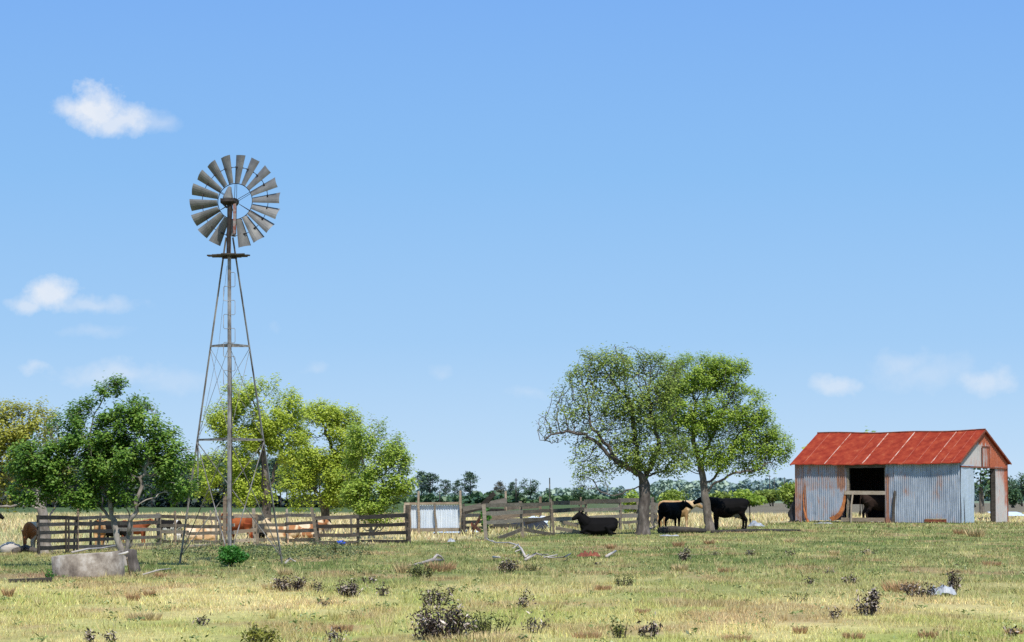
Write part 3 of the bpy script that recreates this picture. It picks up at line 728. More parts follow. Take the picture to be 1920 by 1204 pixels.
# trees and bushes around the barn
def bush(name, label, px, py, w, h, mat, n, leaf, seed, group=None, cat='bush', Yd=None, stems=5, bark='bark'):
    rng = np.random.default_rng(seed)
    base = G(px, py) if Yd is None else Vector((V(px, py, Yd).x, Yd, 0.0)); m = M(base.y)
    W_, H_ = w * m, h * m
    root = thing(name, base, label, cat, group)
    k = 9; cl = []
    for i in range(k):
        a = rng.uniform(0, 2 * math.pi); q = rng.uniform(0.1, 0.72); zz = rng.uniform(0.3, 0.8)
        cl.append((math.cos(a) * q * W_ / 2, math.sin(a) * q * W_ / 2, zz * H_ * (1.05 - 0.45 * q), rng.uniform(.24, .36)))
    mb = MB(base)
    for c in cl[:stems + 2]:
        b0 = base + Vector((rng.uniform(-.06, .06) * W_, rng.uniform(-.05, .05) * W_, -.03)); e = base + Vector(c[:3])
        md = b0.lerp(e, 0.5) + Vector((0, 0, .1 * H_))
        mb.tube([b0, md, e], [0.018 * H_ + .003, .012 * H_ + .002, .004 * H_], 5, .5)
    mb.build('stem', MT[bark], root, True)
    P = []
    for c in cl:
        q = n // k; d = rng.normal(size=(q, 3)); d /= np.linalg.norm(d, axis=1)[:, None]
        rr = rng.uniform(0.1, 1, q) ** 0.45
        P.append(np.array(base)[None] + np.array(c[:3]) + d * rr[:, None] * np.array([W_ * c[3], W_ * c[3], H_ * c[3] * .95]))
    P = np.concatenate(P); P = P[P[:, 2] > 0.02]
    t = 0.5 + rng.normal(0, .22, len(P)) + (P[:, 2] / H_ - .5) * .3
    quads_mesh('crown', leaf_quads(P, leaf, rng, .55, .3), mat, root, base, t)
    return root
bush('bush', 'deep green leafy bush growing around the front windmill leg', 432, 1061, 66, 40, L['bush'], 2400, 0.075, 201)
bush('bush', 'bright yellow green round bush left of the barn, behind the black tarp', 1487, 952, 66, 52, L['bright'], 2200, 0.5, 202, Yd=330)
bush('bush', 'bright green bush behind the fence, seen between the two shade trees', 1262, 958, 54, 46, L['bright'], 1500, 0.4, 203, Yd=270)
bush('bush', 'yellowish bush behind the fence just left of the thick trunk', 1192, 962, 44, 50, L['E'], 900, 0.35, 204, Yd=230)
bush('bush', 'low green bush by the right edge, below the taller dark trees', 1900, 946, 44, 40, L['oak_far'], 1400, 0.6, 205, Yd=420)
bush('sapling', 'small leafy sapling sprouting beside the broken fence boards', 912, 1000, 22, 58, L['bush'], 260, .16, 206, cat='sapling', Yd=100, stems=3)
for k_, (px_, w_, h_, Y_, lab_) in enumerate([(1345, 60, 30, 420, 'green bush in the far field, seen just right of the slim pale trunk'), (1400, 74, 34, 460, 'broad green bush in the far field above the black cow'), (1448, 60, 36, 500, 'pale green bush at the foot of the distant poles')]):
    bush('bush', lab_, px_, 950, w_, h_, L['F' if k_ != 1 else 'G'], 1500, .75, 220 + k_, 'green bushes across the far field', Yd=Y_)
bT = Vector((V(1622, 950, 215).x, 215, 0))
tree('tree', 'green tree whose top shows just above the red barn roof', bT, [[(1622, 965), (1620, 930), (1620, 880)]], 215,
     [(1620, 838, 30, 30, 1, 1), (1600, 870, 50, 40, 1, 1), (1640, 880, 50, 40, 1, 1)], L['G'], MT['bark'], 420, .25, .42, 12, 207, .6, .7, rtip=.015)
bT = Vector((V(1515, 950, 225).x, 225, 0))
tree('tree', 'thin yellow green tree poking up behind the left end of the barn roof', bT, [[(1520, 960), (1522, 920), (1516, 860)]], 225,
     [(1518, 850, 12, 26, 1, .7), (1530, 890, 22, 30, 1, .8)], L['C'], MT['bark'], 160, .18, .34, 9, 208, .55, .6, rtip=.015)
bT = Vector((V(1842, 950, 240).x, 240, 0))
tree('tree', 'dark green tree seen through the doorway in the barn gable', bT, [[(1842, 962), (1840, 930), (1838, 900)]], 240,
     [(1838, 880, 24, 30, 1, .9), (1830, 910, 24, 24, 1, .9), (1856, 905, 24, 30, 1, .8)], L['oak_far'], MT['bark'], 260, .25, .5, 9, 209, .6, .7, rtip=.015)

# ------------------------------------------------------------------ far trees
def pine_proto(seed, mat, kind):
    rng = np.random.default_rng(seed); H_ = 10.0
    root = thing('pine_tree', (0, 0, 0), 'pine', 'tree')
    mb = MB(); bend = rng.normal(0, .12, 2)
    pts = [(bend[0] * math.sin(z * .3), bend[1] * math.sin(z * .25), z) for z in (-.3, 2, 4, 6, 8, 9.6)]
    mb.tube(pts, [.2, .17, .15, .12, .08, .03], 6, .5)
    P = []
    if kind == 'pine':
        lev = rng.uniform(3.8, 9.6, 30)
        for z in lev:
            q = (z - 3.8) / 5.8; rr = 2.6 * math.sin(math.pi * (0.18 + 0.80 * q)) * rng.uniform(.5, 1.15)
            a = rng.uniform(0, 2 * math.pi); e = np.array((math.cos(a) * rr, math.sin(a) * rr, z + .25 * rr))
            mb.tube([(0, 0, z - .2), tuple(e)], [.05, .015], 4, .5)
            k = 46; P.append(e * np.array([.8, .8, 1]) + rng.normal(0, 1, (k, 3)) * np.array([.55, .55, .32]))
        P.append(np.array((0, 0, 9.5)) + rng.normal(0, 1, (30, 3)) * np.array([.3, .3, .35]))
    else:
        for i in range(22):
            d = rng.normal(size=3); d /= np.linalg.norm(d); e = np.array((0, 0, 6.0)) + d * np.array([2.7, 2.7, 3.3]) * rng.uniform(.5, .95)
            mb.tube([(0, 0, 3.5), tuple(e)], [.08, .02], 4, .5)
            P.append(e + rng.normal(0, 1, (60, 3)) * np.array([.55, .55, .5]))
    mb.build('trunk', MT['pine_bark'], root, True)
    P = np.concatenate(P); t = .45 + rng.normal(0, .2, len(P)) + (P[:, 2] - 6.5) * .04
    quads_mesh('crown', leaf_quads(P, .5, rng, .55, .3), mat, root, (0, 0, 0), t)
    return root
protos = [pine_proto(301, L['pine'], 'pine'), pine_proto(302, L['pine'], 'pine'), pine_proto(303, L['pine'], 'pine'), pine_proto(304, L['pine_brown'], 'pine'), pine_proto(305, L['oak_far'], 'oak')]
used = set()
def far_tree(k, px, Y, top, wmul=1.0, label='', group=None, rot=0.0, name=None):
    o = protos[k] if k not in used else dup(protos[k]); used.add(k)
    z = V(px, top, Y).z; s = z / 9.9
    o.location = (V(px, 935, Y).x, Y, 0); o.scale = (s * wmul * 1.25, s * wmul * 1.25, s); o.rotation_euler = (0, 0, rot)
    if name: o.name = name
    o['label'] = label
    if group: o['group'] = group
    elif 'group' in o: del o['group']
GP = 'pines on the far side of the field'
far_tree(0, 806, 800, 888, 1.15, 'dense dark pine rising right of the yellow green trees, above the tin panel', GP)
far_tree(1, 790, 820, 885, 0.9, 'dark pine at the edge of the yellow green foliage, left of its denser neighbour', GP)
far_tree(2, 836, 850, 900, 0.85, 'thin open pine above the middle of the tin panel', GP)
far_tree(1, 858, 850, 901, 0.75, 'slim pine just left of the tallest pale round topped one', GP, 2.0)
far_tree(0, 881, 800, 886, 0.95, 'tall round topped pale pine above the right end of the tin panel', GP, 1.3)
far_tree(3, 938, 820, 903, 0.95, 'brownish pine above the leaning broken boards', GP)
far_tree(2, 962, 830, 904, 0.85, 'small pine beside the utility pole, left of the big round oak', GP, 1.0)
far_tree(4, 994, 780, 896, 1.1, 'big rounded dark green oak left of the tall fence pole', 'broad trees on the far side of the field', name='oak_tree')
far_tree(4, 972, 760, 912, 1.2, 'low dark green oak in front of the bigger rounded one', 'broad trees on the far side of the field', 1.5, name='oak_tree')
far_tree(4, 1086, 500, 910, 1.1, 'green oak above the lying black cow', 'broad trees on the far side of the field', 2.4, name='oak_tree')
far_tree(4, 1161, 640, 914, 1.0, 'small dark oak left of the thick trunk, above the fence', 'broad trees on the far side of the field', .6, name='oak_tree')
far_tree(4, 1886, 520, 892, .95, 'tall dark oak at the right edge behind the barn', 'broad trees on the far side of the field', 3.4, name='oak_tree')
far_tree(4, 1916, 500, 886, 1.2, 'widest dark oak, cut by the right edge of the view', 'broad trees on the far side of the field', 4.4, name='oak_tree')
far_tree(4, 1864, 600, 905, 1.1, 'dark oak just right of the barn gable', 'broad trees on the far side of the field', 5.4, name='oak_tree')
x = -150
i = 0
while x < 668:
    far_tree([0, 1, 2][i % 3], x, 425 + rnd.uniform(0, 90), 862 + rnd.uniform(-8, 14), rnd.uniform(.75, 1.0), 'tall bare stemmed pine in the dark wood behind the left fences', 'pines of the dark wood', rnd.uniform(0, 6))
    x += rnd.uniform(7, 14); i += 1

def woods(name, label, x0, x1, Y, topf, mat, n, size, seed, depth=60, low=0.0):
    rng = np.random.default_rng(seed)
    px = rng.uniform(x0, x1, n); top = np.array([topf(a) for a in px])
    bump_ = (vnoise(px * 0.03, px * 0 + 3.3, seed) - .5) * 13 + (vnoise(px * 0.11, px * 0 + 1.3, seed) - .5) * 9 + (vnoise(px * 0.3, px * 0 + 7.3, seed) - .5) * 4
    yy = Y + rng.uniform(0, depth, n)
    H_ = (HOR - (top + bump_)) * yy / FPX + CAMH
    z = low + (H_ - low) * rng.uniform(0, 1, n) ** .75
    X = (px - 960) * yy / FPX
    P = np.stack([X, yy, z], 1)
    cl = fbm(px * .06, z * .2, seed, 3)
    t = .5 + (cl - .5) * 1.0 + rng.normal(0, .13, n) + (z / H_ - .6) * .5 + (vnoise(px * .013, px * 0 + 2.2, seed + 3) - .5) * .7
    ob = quads_mesh(name, leaf_quads(P, size, rng, .7, .3), mat, None, (0, 0, 0), t)
    return tag(ob, label, 'woods', kind='stuff')
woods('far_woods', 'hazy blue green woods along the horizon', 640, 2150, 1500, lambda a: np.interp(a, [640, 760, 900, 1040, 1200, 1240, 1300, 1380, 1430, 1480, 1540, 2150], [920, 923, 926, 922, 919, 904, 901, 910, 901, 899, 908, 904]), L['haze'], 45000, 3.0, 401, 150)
woods('far_thicket', 'dark undergrowth at the foot of the pine wood', -200, 690, 440, lambda a: np.interp(a, [0, 380, 560, 690], [916, 920, 936, 938]), L['woods'], 15000, 1.5, 402, 100)
woods('far_hedge', 'low green hedge across the far field below the pines', 690, 1250, 760, lambda a: 931, L['oak_far'], 5000, 2.0, 403, 40)
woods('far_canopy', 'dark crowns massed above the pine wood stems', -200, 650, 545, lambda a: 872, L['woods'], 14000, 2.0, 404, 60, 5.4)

# ------------------------------------------------------------------ fences
def fence(label, posts, rails, wood='wood', group='board fences of the cattle pen', post_wood=None, name='board_fence'):
    """posts: (x_top, y_top, x_base, y_base, width_px[, material]); rails: (x0, y0, x1, y1, height_px[, offset[, material]])"""
    posts = sorted(posts, key=lambda p: p[2])
    bx = [p[2] for p in posts]; by = [G(p[2], p[3]).y for p in posts]
    dep = lambda px: float(np.interp(px, bx, by))
    b0 = G(posts[0][2], posts[0][3]); root = thing(name, b0, label, 'fence', group)
    for p in posts:
        b = G(p[2], p[3]); t = V(p[0], p[1], b.y); w = p[4] * M(b.y); mw = MT[p[5]] if len(p) > 5 else MT[post_wood or wood]
        mb = MB(b0)
        md = b.lerp(t, .5) + Vector((rnd.uniform(-.25, .25) * w, 0, 0))
        if rnd.random() < .5:
            mb.tube([b - Vector((0, 0, .15)), b.lerp(t, .25), md, t], [w * .55, w * .5, w * .48, w * .42], 8)
        else:
            mb.beam(b - Vector((0, 0, .15)), t, w * .9, w, jit=.08, side=(1, 0, 0))
        mb.build('post', mw, root, False)
    for r in rails:
        Y0, Y1 = dep(r[0]), dep(r[2]); off = r[5] if len(r) > 5 else 0.0
        a = V(r[0], r[1], Y0 - .09 + off); c = V(r[2], r[3], Y1 - .09 + off)
        mb = MB(b0); k = 3; pts = [a.lerp(c, q / k) + Vector((0, 0, rnd.uniform(-.012, .012))) for q in range(k + 1)]
        h = r[4] * M((Y0 + Y1) / 2); tt = rnd.random()
        d = (c - a).normalized(); nx = Vector((-d.y, d.x, 0)).normalized()
        vs = []; fs = []
        for q, p in enumerate(pts):
            hh = h * rnd.uniform(.92, 1.08)
            for (s, u) in ((-1, -1), (1, -1), (1, 1), (-1, 1)): vs.append(p + nx * s * .018 + Vector((0, 0, u * hh / 2)))
        for q in range(k):
            o = q * 4
            for e in range(4): fs.append((o + e, o + (e + 1) % 4, o + 4 + (e + 1) % 4, o + 4 + e))
        fs.append((3, 2, 1, 0)); fs.append((k * 4, k * 4 + 1, k * 4 + 2, k * 4 + 3))
        mb.add(vs, fs, tt)
        mb.build('rail', MT[r[6]] if len(r) > 6 else MT[wood], root)
    return root

def bays(xs, rows, h, mat=None, jy=1.7):
    out = []
    x0, x1 = xs[0], xs[-1]
    for (ya, yb) in rows:
        for a, b in zip(xs[:-1], xs[1:]):
            f0 = (a - x0) / (x1 - x0); f1 = (b - x0) / (x1 - x0)
            r = (a - 2, ya + (yb - ya) * f0 + rnd.uniform(-jy, jy), b + 1.5, ya + (yb - ya) * f1 + rnd.uniform(-jy, jy), h * rnd.uniform(.9, 1.1), rnd.uniform(-.02, .02))
            out.append(r + ((mat,) if mat else ()))
    return out

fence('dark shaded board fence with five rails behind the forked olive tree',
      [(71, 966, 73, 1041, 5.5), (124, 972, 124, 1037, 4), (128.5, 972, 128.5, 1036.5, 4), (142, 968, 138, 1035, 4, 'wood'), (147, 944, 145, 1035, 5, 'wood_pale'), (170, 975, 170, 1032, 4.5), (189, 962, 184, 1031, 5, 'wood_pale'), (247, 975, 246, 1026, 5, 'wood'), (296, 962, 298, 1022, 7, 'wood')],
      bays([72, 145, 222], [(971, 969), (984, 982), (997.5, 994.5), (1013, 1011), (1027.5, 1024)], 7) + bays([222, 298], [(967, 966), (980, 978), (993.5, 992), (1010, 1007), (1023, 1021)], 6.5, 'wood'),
      'wood_dark')  # darker wood tone also paints in the tree shade on these boards
fence('grey four rail fence between the leafy tree and the left windmill leg',
      [(300.5, 964, 302, 1022, 4), (328, 958, 328, 1021, 5, 'wood_pale'), (382, 961, 381, 1019, 3.5, 'wood_pale'), (394, 957, 400, 1018, 3.5, 'wood_pale'), (404.5, 956, 406, 1021, 4.5), (411.5, 956, 415, 1022, 5), (422, 930, 421, 1024, 7, 'wood_pale')],
      bays([300, 352, 412], [(969, 971), (985, 986.5), (998, 1000), (1015, 1015)], 6.2) + bays([412, 438], [(970, 970), (985, 986), (1000, 1000), (1014, 1014)], 5.5))
fence('grey four rail fence seen between the windmill legs, with a leaning brace board',
      [(475.5, 953, 478, 1020, 6.5), (481.5, 964, 484, 1022, 5, 'wood_pale'), (537.5, 954, 539, 1018, 5, 'wood_pale'), (584, 951, 597, 1021, 6)],
      bays([440, 478], [(968.5, 967.5), (997, 995), (1014, 1013)], 6.5, 'wood_pale') + bays([480, 537, 590], [(968.5, 965.5), (984, 981), (997, 996), (1012, 1013)], 6.2) + [(456, 1022, 474, 988, 5, -.12, 'wood_pale'), (484, 972, 494, 971, 9, -.05, 'wood_dark'), (484, 988, 495, 987, 9, -.05, 'wood_dark')])
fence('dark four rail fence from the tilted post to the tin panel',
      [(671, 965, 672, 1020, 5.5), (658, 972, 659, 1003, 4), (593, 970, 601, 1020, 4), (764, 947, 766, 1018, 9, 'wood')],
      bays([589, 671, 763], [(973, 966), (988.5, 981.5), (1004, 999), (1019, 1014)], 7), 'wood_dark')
fence('weathered corral fence in front of the debris pile, with one tall thin pole',
      [(907, 945, 911.5, 1011.5, 7.5), (975.5, 940, 980.5, 1007, 6), (1032, 936, 1039.5, 1002.5, 5.5), (1030.5, 896, 1033, 1001, 2.4), (1098.5, 937, 1099, 997, 5), (1162, 934, 1163, 993, 5.5), (1195, 934, 1196, 990, 4)],
      bays([909, 978, 1036, 1098, 1162, 1200], [(949, 938), (964, 951), (980, 966)], 7) + [(934, 1010, 978, 993, 7, -.06), (983, 993, 1040, 1003, 6, -.1), (1098, 981, 1162, 979, 5.5), (1162, 980, 1200, 978, 5.5)])
fence('short grey fence between the two shade trees, receding behind the cattle',
      [(1223.5, 932, 1222, 988, 6, 'wood_dark'), (1227.5, 943, 1230, 985, 6), (1262, 945, 1262, 979, 4)],
      bays([1200, 1226, 1264], [(942, 947), (956, 960), (967, 970), (979, 982)], 5.5))
fence('old pen fence of dark red rails between the tin panel and the corral fence',
      [(869, 945, 870, 1002, 5, 'wood_dark'), (872, 953, 873, 995, 4), (948, 921, 948, 993, 5, 'wood_pale'), (1013, 931, 1013.5, 990, 5, 'wood_pale'), (1089, 932, 1090, 978, 3.5, 'wood_pale')],
      bays([868, 910, 948], [(957, 956), (966, 963), (979, 977), (991, 988)], 6, 'wood_dark') + bays([948, 1013], [(954, 951), (976, 974)], 6, 'wood_pale'))

# ------------------------------------------------------------------ loose boards and debris
def loose(name, label, cat, p0, p1, w, h, mat, group=None, lift=0.02):
    """one board lying / leaning from ground photo-point p0 to (px, py, depth) p1"""
    a = G(*p0[:2]) if len(p0) == 2 else V(*p0); b = G(*p1[:2]) if len(p1) == 2 else V(*p1)
    a.z = max(a.z, lift + h / 2); b.z = max(b.z, lift + h / 2)
    mb = MB(a); mb.beam(a, b, w, h, jit=.12)
    return tag(mb.build(name, MT[mat], None), label, cat, group)
GD = 'broken boards by the fence'; CLUTTER = []
for a_, b_, w_, h_, mt_, lab_ in [((872, 961, 100), (912, 950, 100.5), .05, .14, 'wood_dark', 'dark rail slanting up just left of the sapling'), ((918, 972, 103), (1010, 962, 106), .05, .18, 'wood_pale', 'long pale board hung behind the corral rails'),
        ((925, 984, 103), (985, 990), .05, .16, 'wood', 'grey board sloping down behind the first corral post'), ((985, 981, 106), (1035, 969, 109), .05, .15, 'wood_dark', 'dark board slanting up behind the second corral post'),
        ((884, 983, 101), (902, 1000), .05, .14, 'rust_dark', 'red brown board fallen across the foot of the pen rails'), ((1052, 987), (1100, 982, 118), .06, .15, 'wood', 'grey board propped behind the lying cow')]:
    CLUTTER.append((lab_, a_, b_, w_, h_, mt_))
for lab_, a_, b_, w_, h_, mt_ in CLUTTER: loose('board', lab_, 'board', a_, b_, w_, h_, mt_, GD)
loose('board', 'long dark board leaning up from the tin panel corner to the pale log post', 'board', (868, 955, 99), (950, 938, 99), .06, .22, 'wood_dark', GD)
loose('board', 'short broken beam sticking up at an angle beside the sapling', 'board', (905, 948, 98.5), (927, 925, 98.2), .08, .2, 'wood_dark', GD)
loose('board', 'red brown board leaning inside the old pen rails', 'board', (886, 1000), (902, 966, 101), .05, .16, 'rust_dark', GD)
loose('board', 'pale weathered board sloping down to the grass left of the lying cow', 'board', (1050, 976, 112), (1088, 992), .05, .17, 'wood_pale', GD)
loose('board', 'grey plank running along the ground from the tall pole toward the lying cow', 'board', (1042, 990, 106), (1094, 1004), .05, .17, 'wood', GD)
loose('board', 'dark plank lying flat among the debris behind the corral fence', 'board', (1020, 990), (1088, 987), .25, .10, 'wood_dark', GD)
loose('board', 'pale board on the ground beside the white post stub near the thick trunk', 'board', (1218, 994), (1238, 983), .1, .08, 'wood_pale', GD)
loose('board', 'grey plank lying below the bottom rails near the double post', 'board', (484, 1024), (520, 1026), .16, .05, 'wood_pale', GD)
loose('board', 'pale plank lying below the rails left of the windmill', 'board', (358, 1026), (392, 1024), .16, .05, 'wood_pale', GD)
loose('board', 'short pale stick stub upright beside the thick trunk', 'post', (1226, 993, 124.5), (1227, 972, 124.5), .06, .08, 'wood_pale')

def sheet(name, label, cat, px, py, w, d, mat, amp, seed, rot=0., tilt=0.0, z=0.03, nx=22, ny=14, group=None, shape='sheet'):
    """crumpled sheet of tin or plastic, w x d metres, on the ground"""
    base = G(px, py); rng = np.random.default_rng(seed); mb = MB(base); vs = []; fs = []
    for j in range(ny + 1):
        for i in range(nx + 1):
            u = i / nx - .5; v = j / ny - .5
            zz = abs(fbm(np.array(u * 7 + seed * 3.7), np.array(v * 5 + seed), seed, 3) - .25) * amp * 1.3 * (1 - (2 * abs(u)) ** 4 * .8) * (1 - (2 * abs(v)) ** 4 * .8) + v * d * math.sin(tilt)
            rag = 1 + (vnoise(np.array(v * 9), np.array(seed * 1.0), seed) - .5) * .25
            x, y = u * w * rag, v * d * math.cos(tilt) * (1 + (vnoise(np.array(u * 9), np.array(3.1), seed) - .5) * .3)
            vs.append(base + Vector((x * math.cos(rot) - y * math.sin(rot), x * math.sin(rot) + y * math.cos(rot), z + zz + (d / 2 * math.sin(tilt)))))
    for j in range(ny):
        for i in range(nx):
            a = j * (nx + 1) + i; fs.append((a, a + 1, a + nx + 2, a + nx + 1))
    mb.add(vs, fs, .5)
    return tag(mb.build(name, MT[mat], None, True), label, cat, group)
sheet('tin_sheet', 'grey tin sheet lying at the foot of the tin panel', 'tin sheet', 840, 1000.5, 1.3, 1.2, 'tin_flat', .25, 1, z=.02)
sheet('tin_sheet', 'pale bent tin sheet propped on the debris left of the tall fence pole', 'tin sheet', 1008, 992, 1.1, 1.6, 'tin_pale', .5, 2, tilt=.35)
sheet('tin_sheet', 'dark tin sheet sagging over the debris behind the middle corral post', 'tin sheet', 992, 994, 2.0, 2.0, 'tarp', .5, 3, tilt=.15)
sheet('tin_sheet', 'crumpled grey tin sheet in front of the old pen rails', 'tin sheet', 878, 999, .9, .8, 'tin_pale', .2, 4)
sheet('white_panel', 'big white panel lying flat on the ground beside the barn gable', 'panel', 1890, 972, 2.4, 5.0, 'tin_pale', .06, 5, tilt=.06, z=.22)
sheet('plastic_sheet', 'crumpled white plastic sheet caught in the weeds at the right', 'plastic sheet', 1766, 1115, 1.0 * .42, .5, 'plastic_white', .24, 6, z=0.0)
sheet('plastic_sheet', 'white scrap of plastic on the dry grass behind the black cow', 'plastic sheet', 1417, 988, .85, 1.4, 'plastic_white', .45, 7)
sheet('plastic_sheet', 'small pale blue plastic bag on the grass right of the dark fence', 'plastic bag', 846, 1018, .28, .3, 'plastic_white', .2, 8)
sheet('plastic_sheet', 'flat scraps of white litter in front of the lying log', 'litter', 1255, 1006.5, .75, .5, 'plastic_white', .10, 9)
sheet('plastic_sheet', 'white litter at the foot of the torn barn wall', 'litter', 1543, 982.5, 1.1, .8, 'plastic_white', .12, 10)
sheet('plastic_sheet', 'small white scrap below the barn opening', 'litter', 1641, 980, .6, .6, 'plastic_white', .2, 11)
sheet('tin_sheet', 'rusty red crumpled metal sheet lying in the grass', 'scrap metal', 1104, 1046, .62, .8, 'rust_dark', .24, 12)
sheet('tin_sheet', 'green edged sheet leaning on the ground inside the barn doorway', 'tin sheet', 1848, 974.5, 1.2, 1.3, 'tarp', .35, 13)

# blue tub by the dark fence
b0 = G(636, 1022); root = thing('blue_tub', b0, 'bright blue plastic tub tipped over behind the dark rails', 'tub')
mb = MB(b0); ax = Vector((1, .15, -.08)).normalized(); c = b0 + Vector((-.12, .0, .17))
mb.tube([c - ax * .02, c, c + ax * .20, c + ax * .33, c + ax * .34, c + ax * .33, c + ax * .20, c + ax * .03], [.10, .13, .155, .17, .165, .15, .135, .11], 16, .5)
mb.build('tub_body', MT['plastic_blue'], root, True)
mb = MB(b0); q = c + ax * .335
mb.tube([q + (ax.cross(Vector((0, 0, 1))) * math.cos(a) + Vector((0, 0, 1)) * math.sin(a)) * .172 for a in np.linspace(0, 2 * math.pi, 17)], .012, 5, .5, False)
mb.build('rim', MT['plastic_blue'], root, True)

root.scale = (.62, .62, .5)

# logs, stump and dead branches
def log(name, label, pts, rs, mat, cat='log', group=None, n=10, extra=()):
    o = pts[0]; mb = MB(o); mb.tube(pts, rs, n, None)
    for e in extra: mb.tube(e[0], e[1], 6, None)
    return tag(mb.build(name, MT[mat], None, True), label, cat, group)
p = G(1237, 1000); q = G(1322, 999)
log('log', 'long dark log lying on the ground in front of the black calf', [p + Vector((0, 0, .13)), p.lerp(q, .3) + Vector((0, 0, .16)), p.lerp(q, .7) + Vector((0, 0, .12)), q + Vector((0, 0, .09))], [.17, .18, .15, .11], 'wood_dark')
p = G(1335, 999); q = G(1500, 995)
log('log', 'low dark fallen trunk half sunk in the grass between the slim tree and the barn', [p + Vector((0, 0, .02)), p.lerp(q, .4) + Vector((0, .3, .03)), p.lerp(q, .7) + Vector((0, -.2, .02)), q + Vector((0, 0, .0))], [.09, .12, .10, .06], 'wood_dark')
p = G(765, 1063); q = G(828, 1055)
log('log', 'weathered grey driftwood log with a knotty root end in the pasture', [p + Vector((0, 0, .03)), p.lerp(q, .4) + Vector((0, 0, .05)), p.lerp(q, .72) + Vector((0, 0, .09)), q + Vector((0, 0, .06))], [.018, .032, .05, .035], 'deadwood',
    extra=[([p.lerp(q, .7) + Vector((0, 0, .08)), p.lerp(q, .85) + Vector((0, .05, .20)), q + Vector((-.02, 0, .15)), q + Vector((.08, 0, .04))], [.03, .034, .028, .014]), ([p.lerp(q, .3), p.lerp(q, .2) + Vector((-.1, -.3, .05))], [.03, .012])])
def branch(label, segs, mat='deadwood', group='bleached dead branches', r=.03):
    pts0 = [G(*s) for s in segs[0]]; o = pts0[0]; mb = MB(o)
    for k, sg in enumerate(segs):
        pts = [G(*s) + Vector((0, 0, .05 + .07 * abs(math.sin(i * 1.7 + k)))) for i, s in enumerate(sg)]
        mb.tube(pts, [r * (1 if k == 0 else .7) * (1 - .6 * i / len(pts)) for i in range(len(pts))], 6, .8)
    tag(mb.build('dead_branch', MT[mat], None, True), label, 'branch', group)
branch('long bleached branch trailing in an arc from the corral post', [[(985, 1047), (978, 1037), (972, 1027), (955, 1024), (930, 1022), (917, 1019), (911, 1013)], [(972, 1027), (962, 1033)], [(978, 1037), (966, 1040)], [(930, 1022), (922, 1019)]], r=.034)
branch('bleached forked branch lying in the grass below the long arched one', [[(985, 1053), (1005, 1046), (1030, 1051), (1058, 1053), (1070, 1044)], [(1005, 1046), (1018, 1045), (1028, 1048)], [(985, 1053), (992, 1046)], [(1020, 1050), (1045, 1049)]], r=.034)
branch('short white stick in the grass left of the dead branches', [[(925, 1048), (937, 1054)]], r=.035)
branch('curved pale stick on the ground at the right windmill foot', [[(535, 1060), (543, 1056), (554, 1058)]], r=.03)
branch('short pale stick right of the rusty metal sheet', [[(1137, 1047), (1155, 1041)]], r=.04)
branch('thin pale stick on the bare soil right of the tank', [[(268, 1082), (300, 1079), (322, 1072)]], r=.018)
branch('thin bent branch lying against the foot of the dark fence', [[(135, 1039), (165, 1037), (190, 1032), (225, 1028)]], r=.035)

# trough and stump
bt = G(166, 1079)
root = thing('water_tank', bt, 'low round stained concrete water tank tilted in the grass before the leafy tree', 'tank')
root.rotation_euler = (0, R(-4.6), 0)
def ring_wall(mb_, r0, r1, z0, z1, n=48):
    vs = []; fs = []
    for r_, z in ((r1, z0), (r1, z1), (r1 - .012, z1 + .012), (r0 + .012, z1 + .012), (r0, z1), (r0, z0)):
        for k in range(n):
            a = 2 * math.pi * k / n; w_ = 1 + .006 * math.sin(5 * a) + .004 * math.sin(11 * a)
            vs.append((r_ * w_ * math.cos(a), r_ * w_ * math.sin(a), z + .008 * math.sin(3 * a + 1) * (z > 0)))
    for q in range(5):
        for k in range(n): fs.append((q * n + k, q * n + (k + 1) % n, (q + 1) * n + (k + 1) % n, (q + 1) * n + k))
    mb_.add(vs, fs)
mb = MB(); ring_wall(mb, .68, .745, -.2, .445); mb.build('tank_wall', MT['concrete'], root, True)
mb = MB(); mb.tube([(0, 0, -.05), (0, 0, .06)], [.70, .70], 32, .5); mb.build('tank_floor', MT['concrete'], root)
p = G(17, 1091); q = G(96, 1090)
mb = MB(p); mb.beam(p + Vector((0, 0, .0)), q + Vector((0, 0, .03)), .16, .10, .3, .15)
tag(mb.build('timber_edging', MT['wood_dark'], None), 'low dark rotten timber edging running left from the tank', 'kerb')
p = G(250, 1073)
log('stump', 'dark rough tree stump at the right end of the tank', [p + Vector((.03, 0, -.05)), p + Vector((.01, 0, .12)), p + Vector((-.04, 0, .3)), p + Vector((-.06, .03, .46)), p + Vector((-.06, .03, .5))], [.16, .13, .12, .13, .06], 'bark_dark', 'stump')
loose('board', 'thin pale board leaning against the right end of the tank', 'board', (244.5, 1084, 49), (238, 1046, 48.6), .02, .05, 'wood_pale')
mb = MB(G(228, 1040)); 
p = V(222, 1040, 48.6); mb.tube([p, p + Vector((.15, 0, .03)), p + Vector((.2, 0, .06))], [.018, .03, .02], 7, .9)
tag(mb.build('pipe', MT['deadwood'], None, True), 'short pale pipe end lying on the right rim of the tank', 'pipe')
p = G(22, 1035)
for i, (px, py, w, d, lab) in enumerate([(18, 1036, .5, .55, 'pale boulder on the ground at the left edge of the field')]):
    b = G(px, py); mb = MB(b); mb.ell(b + Vector((0, 0, .12)), (.34, .3, .22), 14, 9, .8)
    mb.v = [tuple(Vector(v) + Vector((0, 0, (fbm(np.array(v[0] * 4), np.array(v[2] * 4 + v[1]), 3, 3) - .5) * .2))) for v in mb.v]
    tag(mb.build('boulder', MT['deadwood'], None, True), lab, 'rock')
p = G(30, 1037)
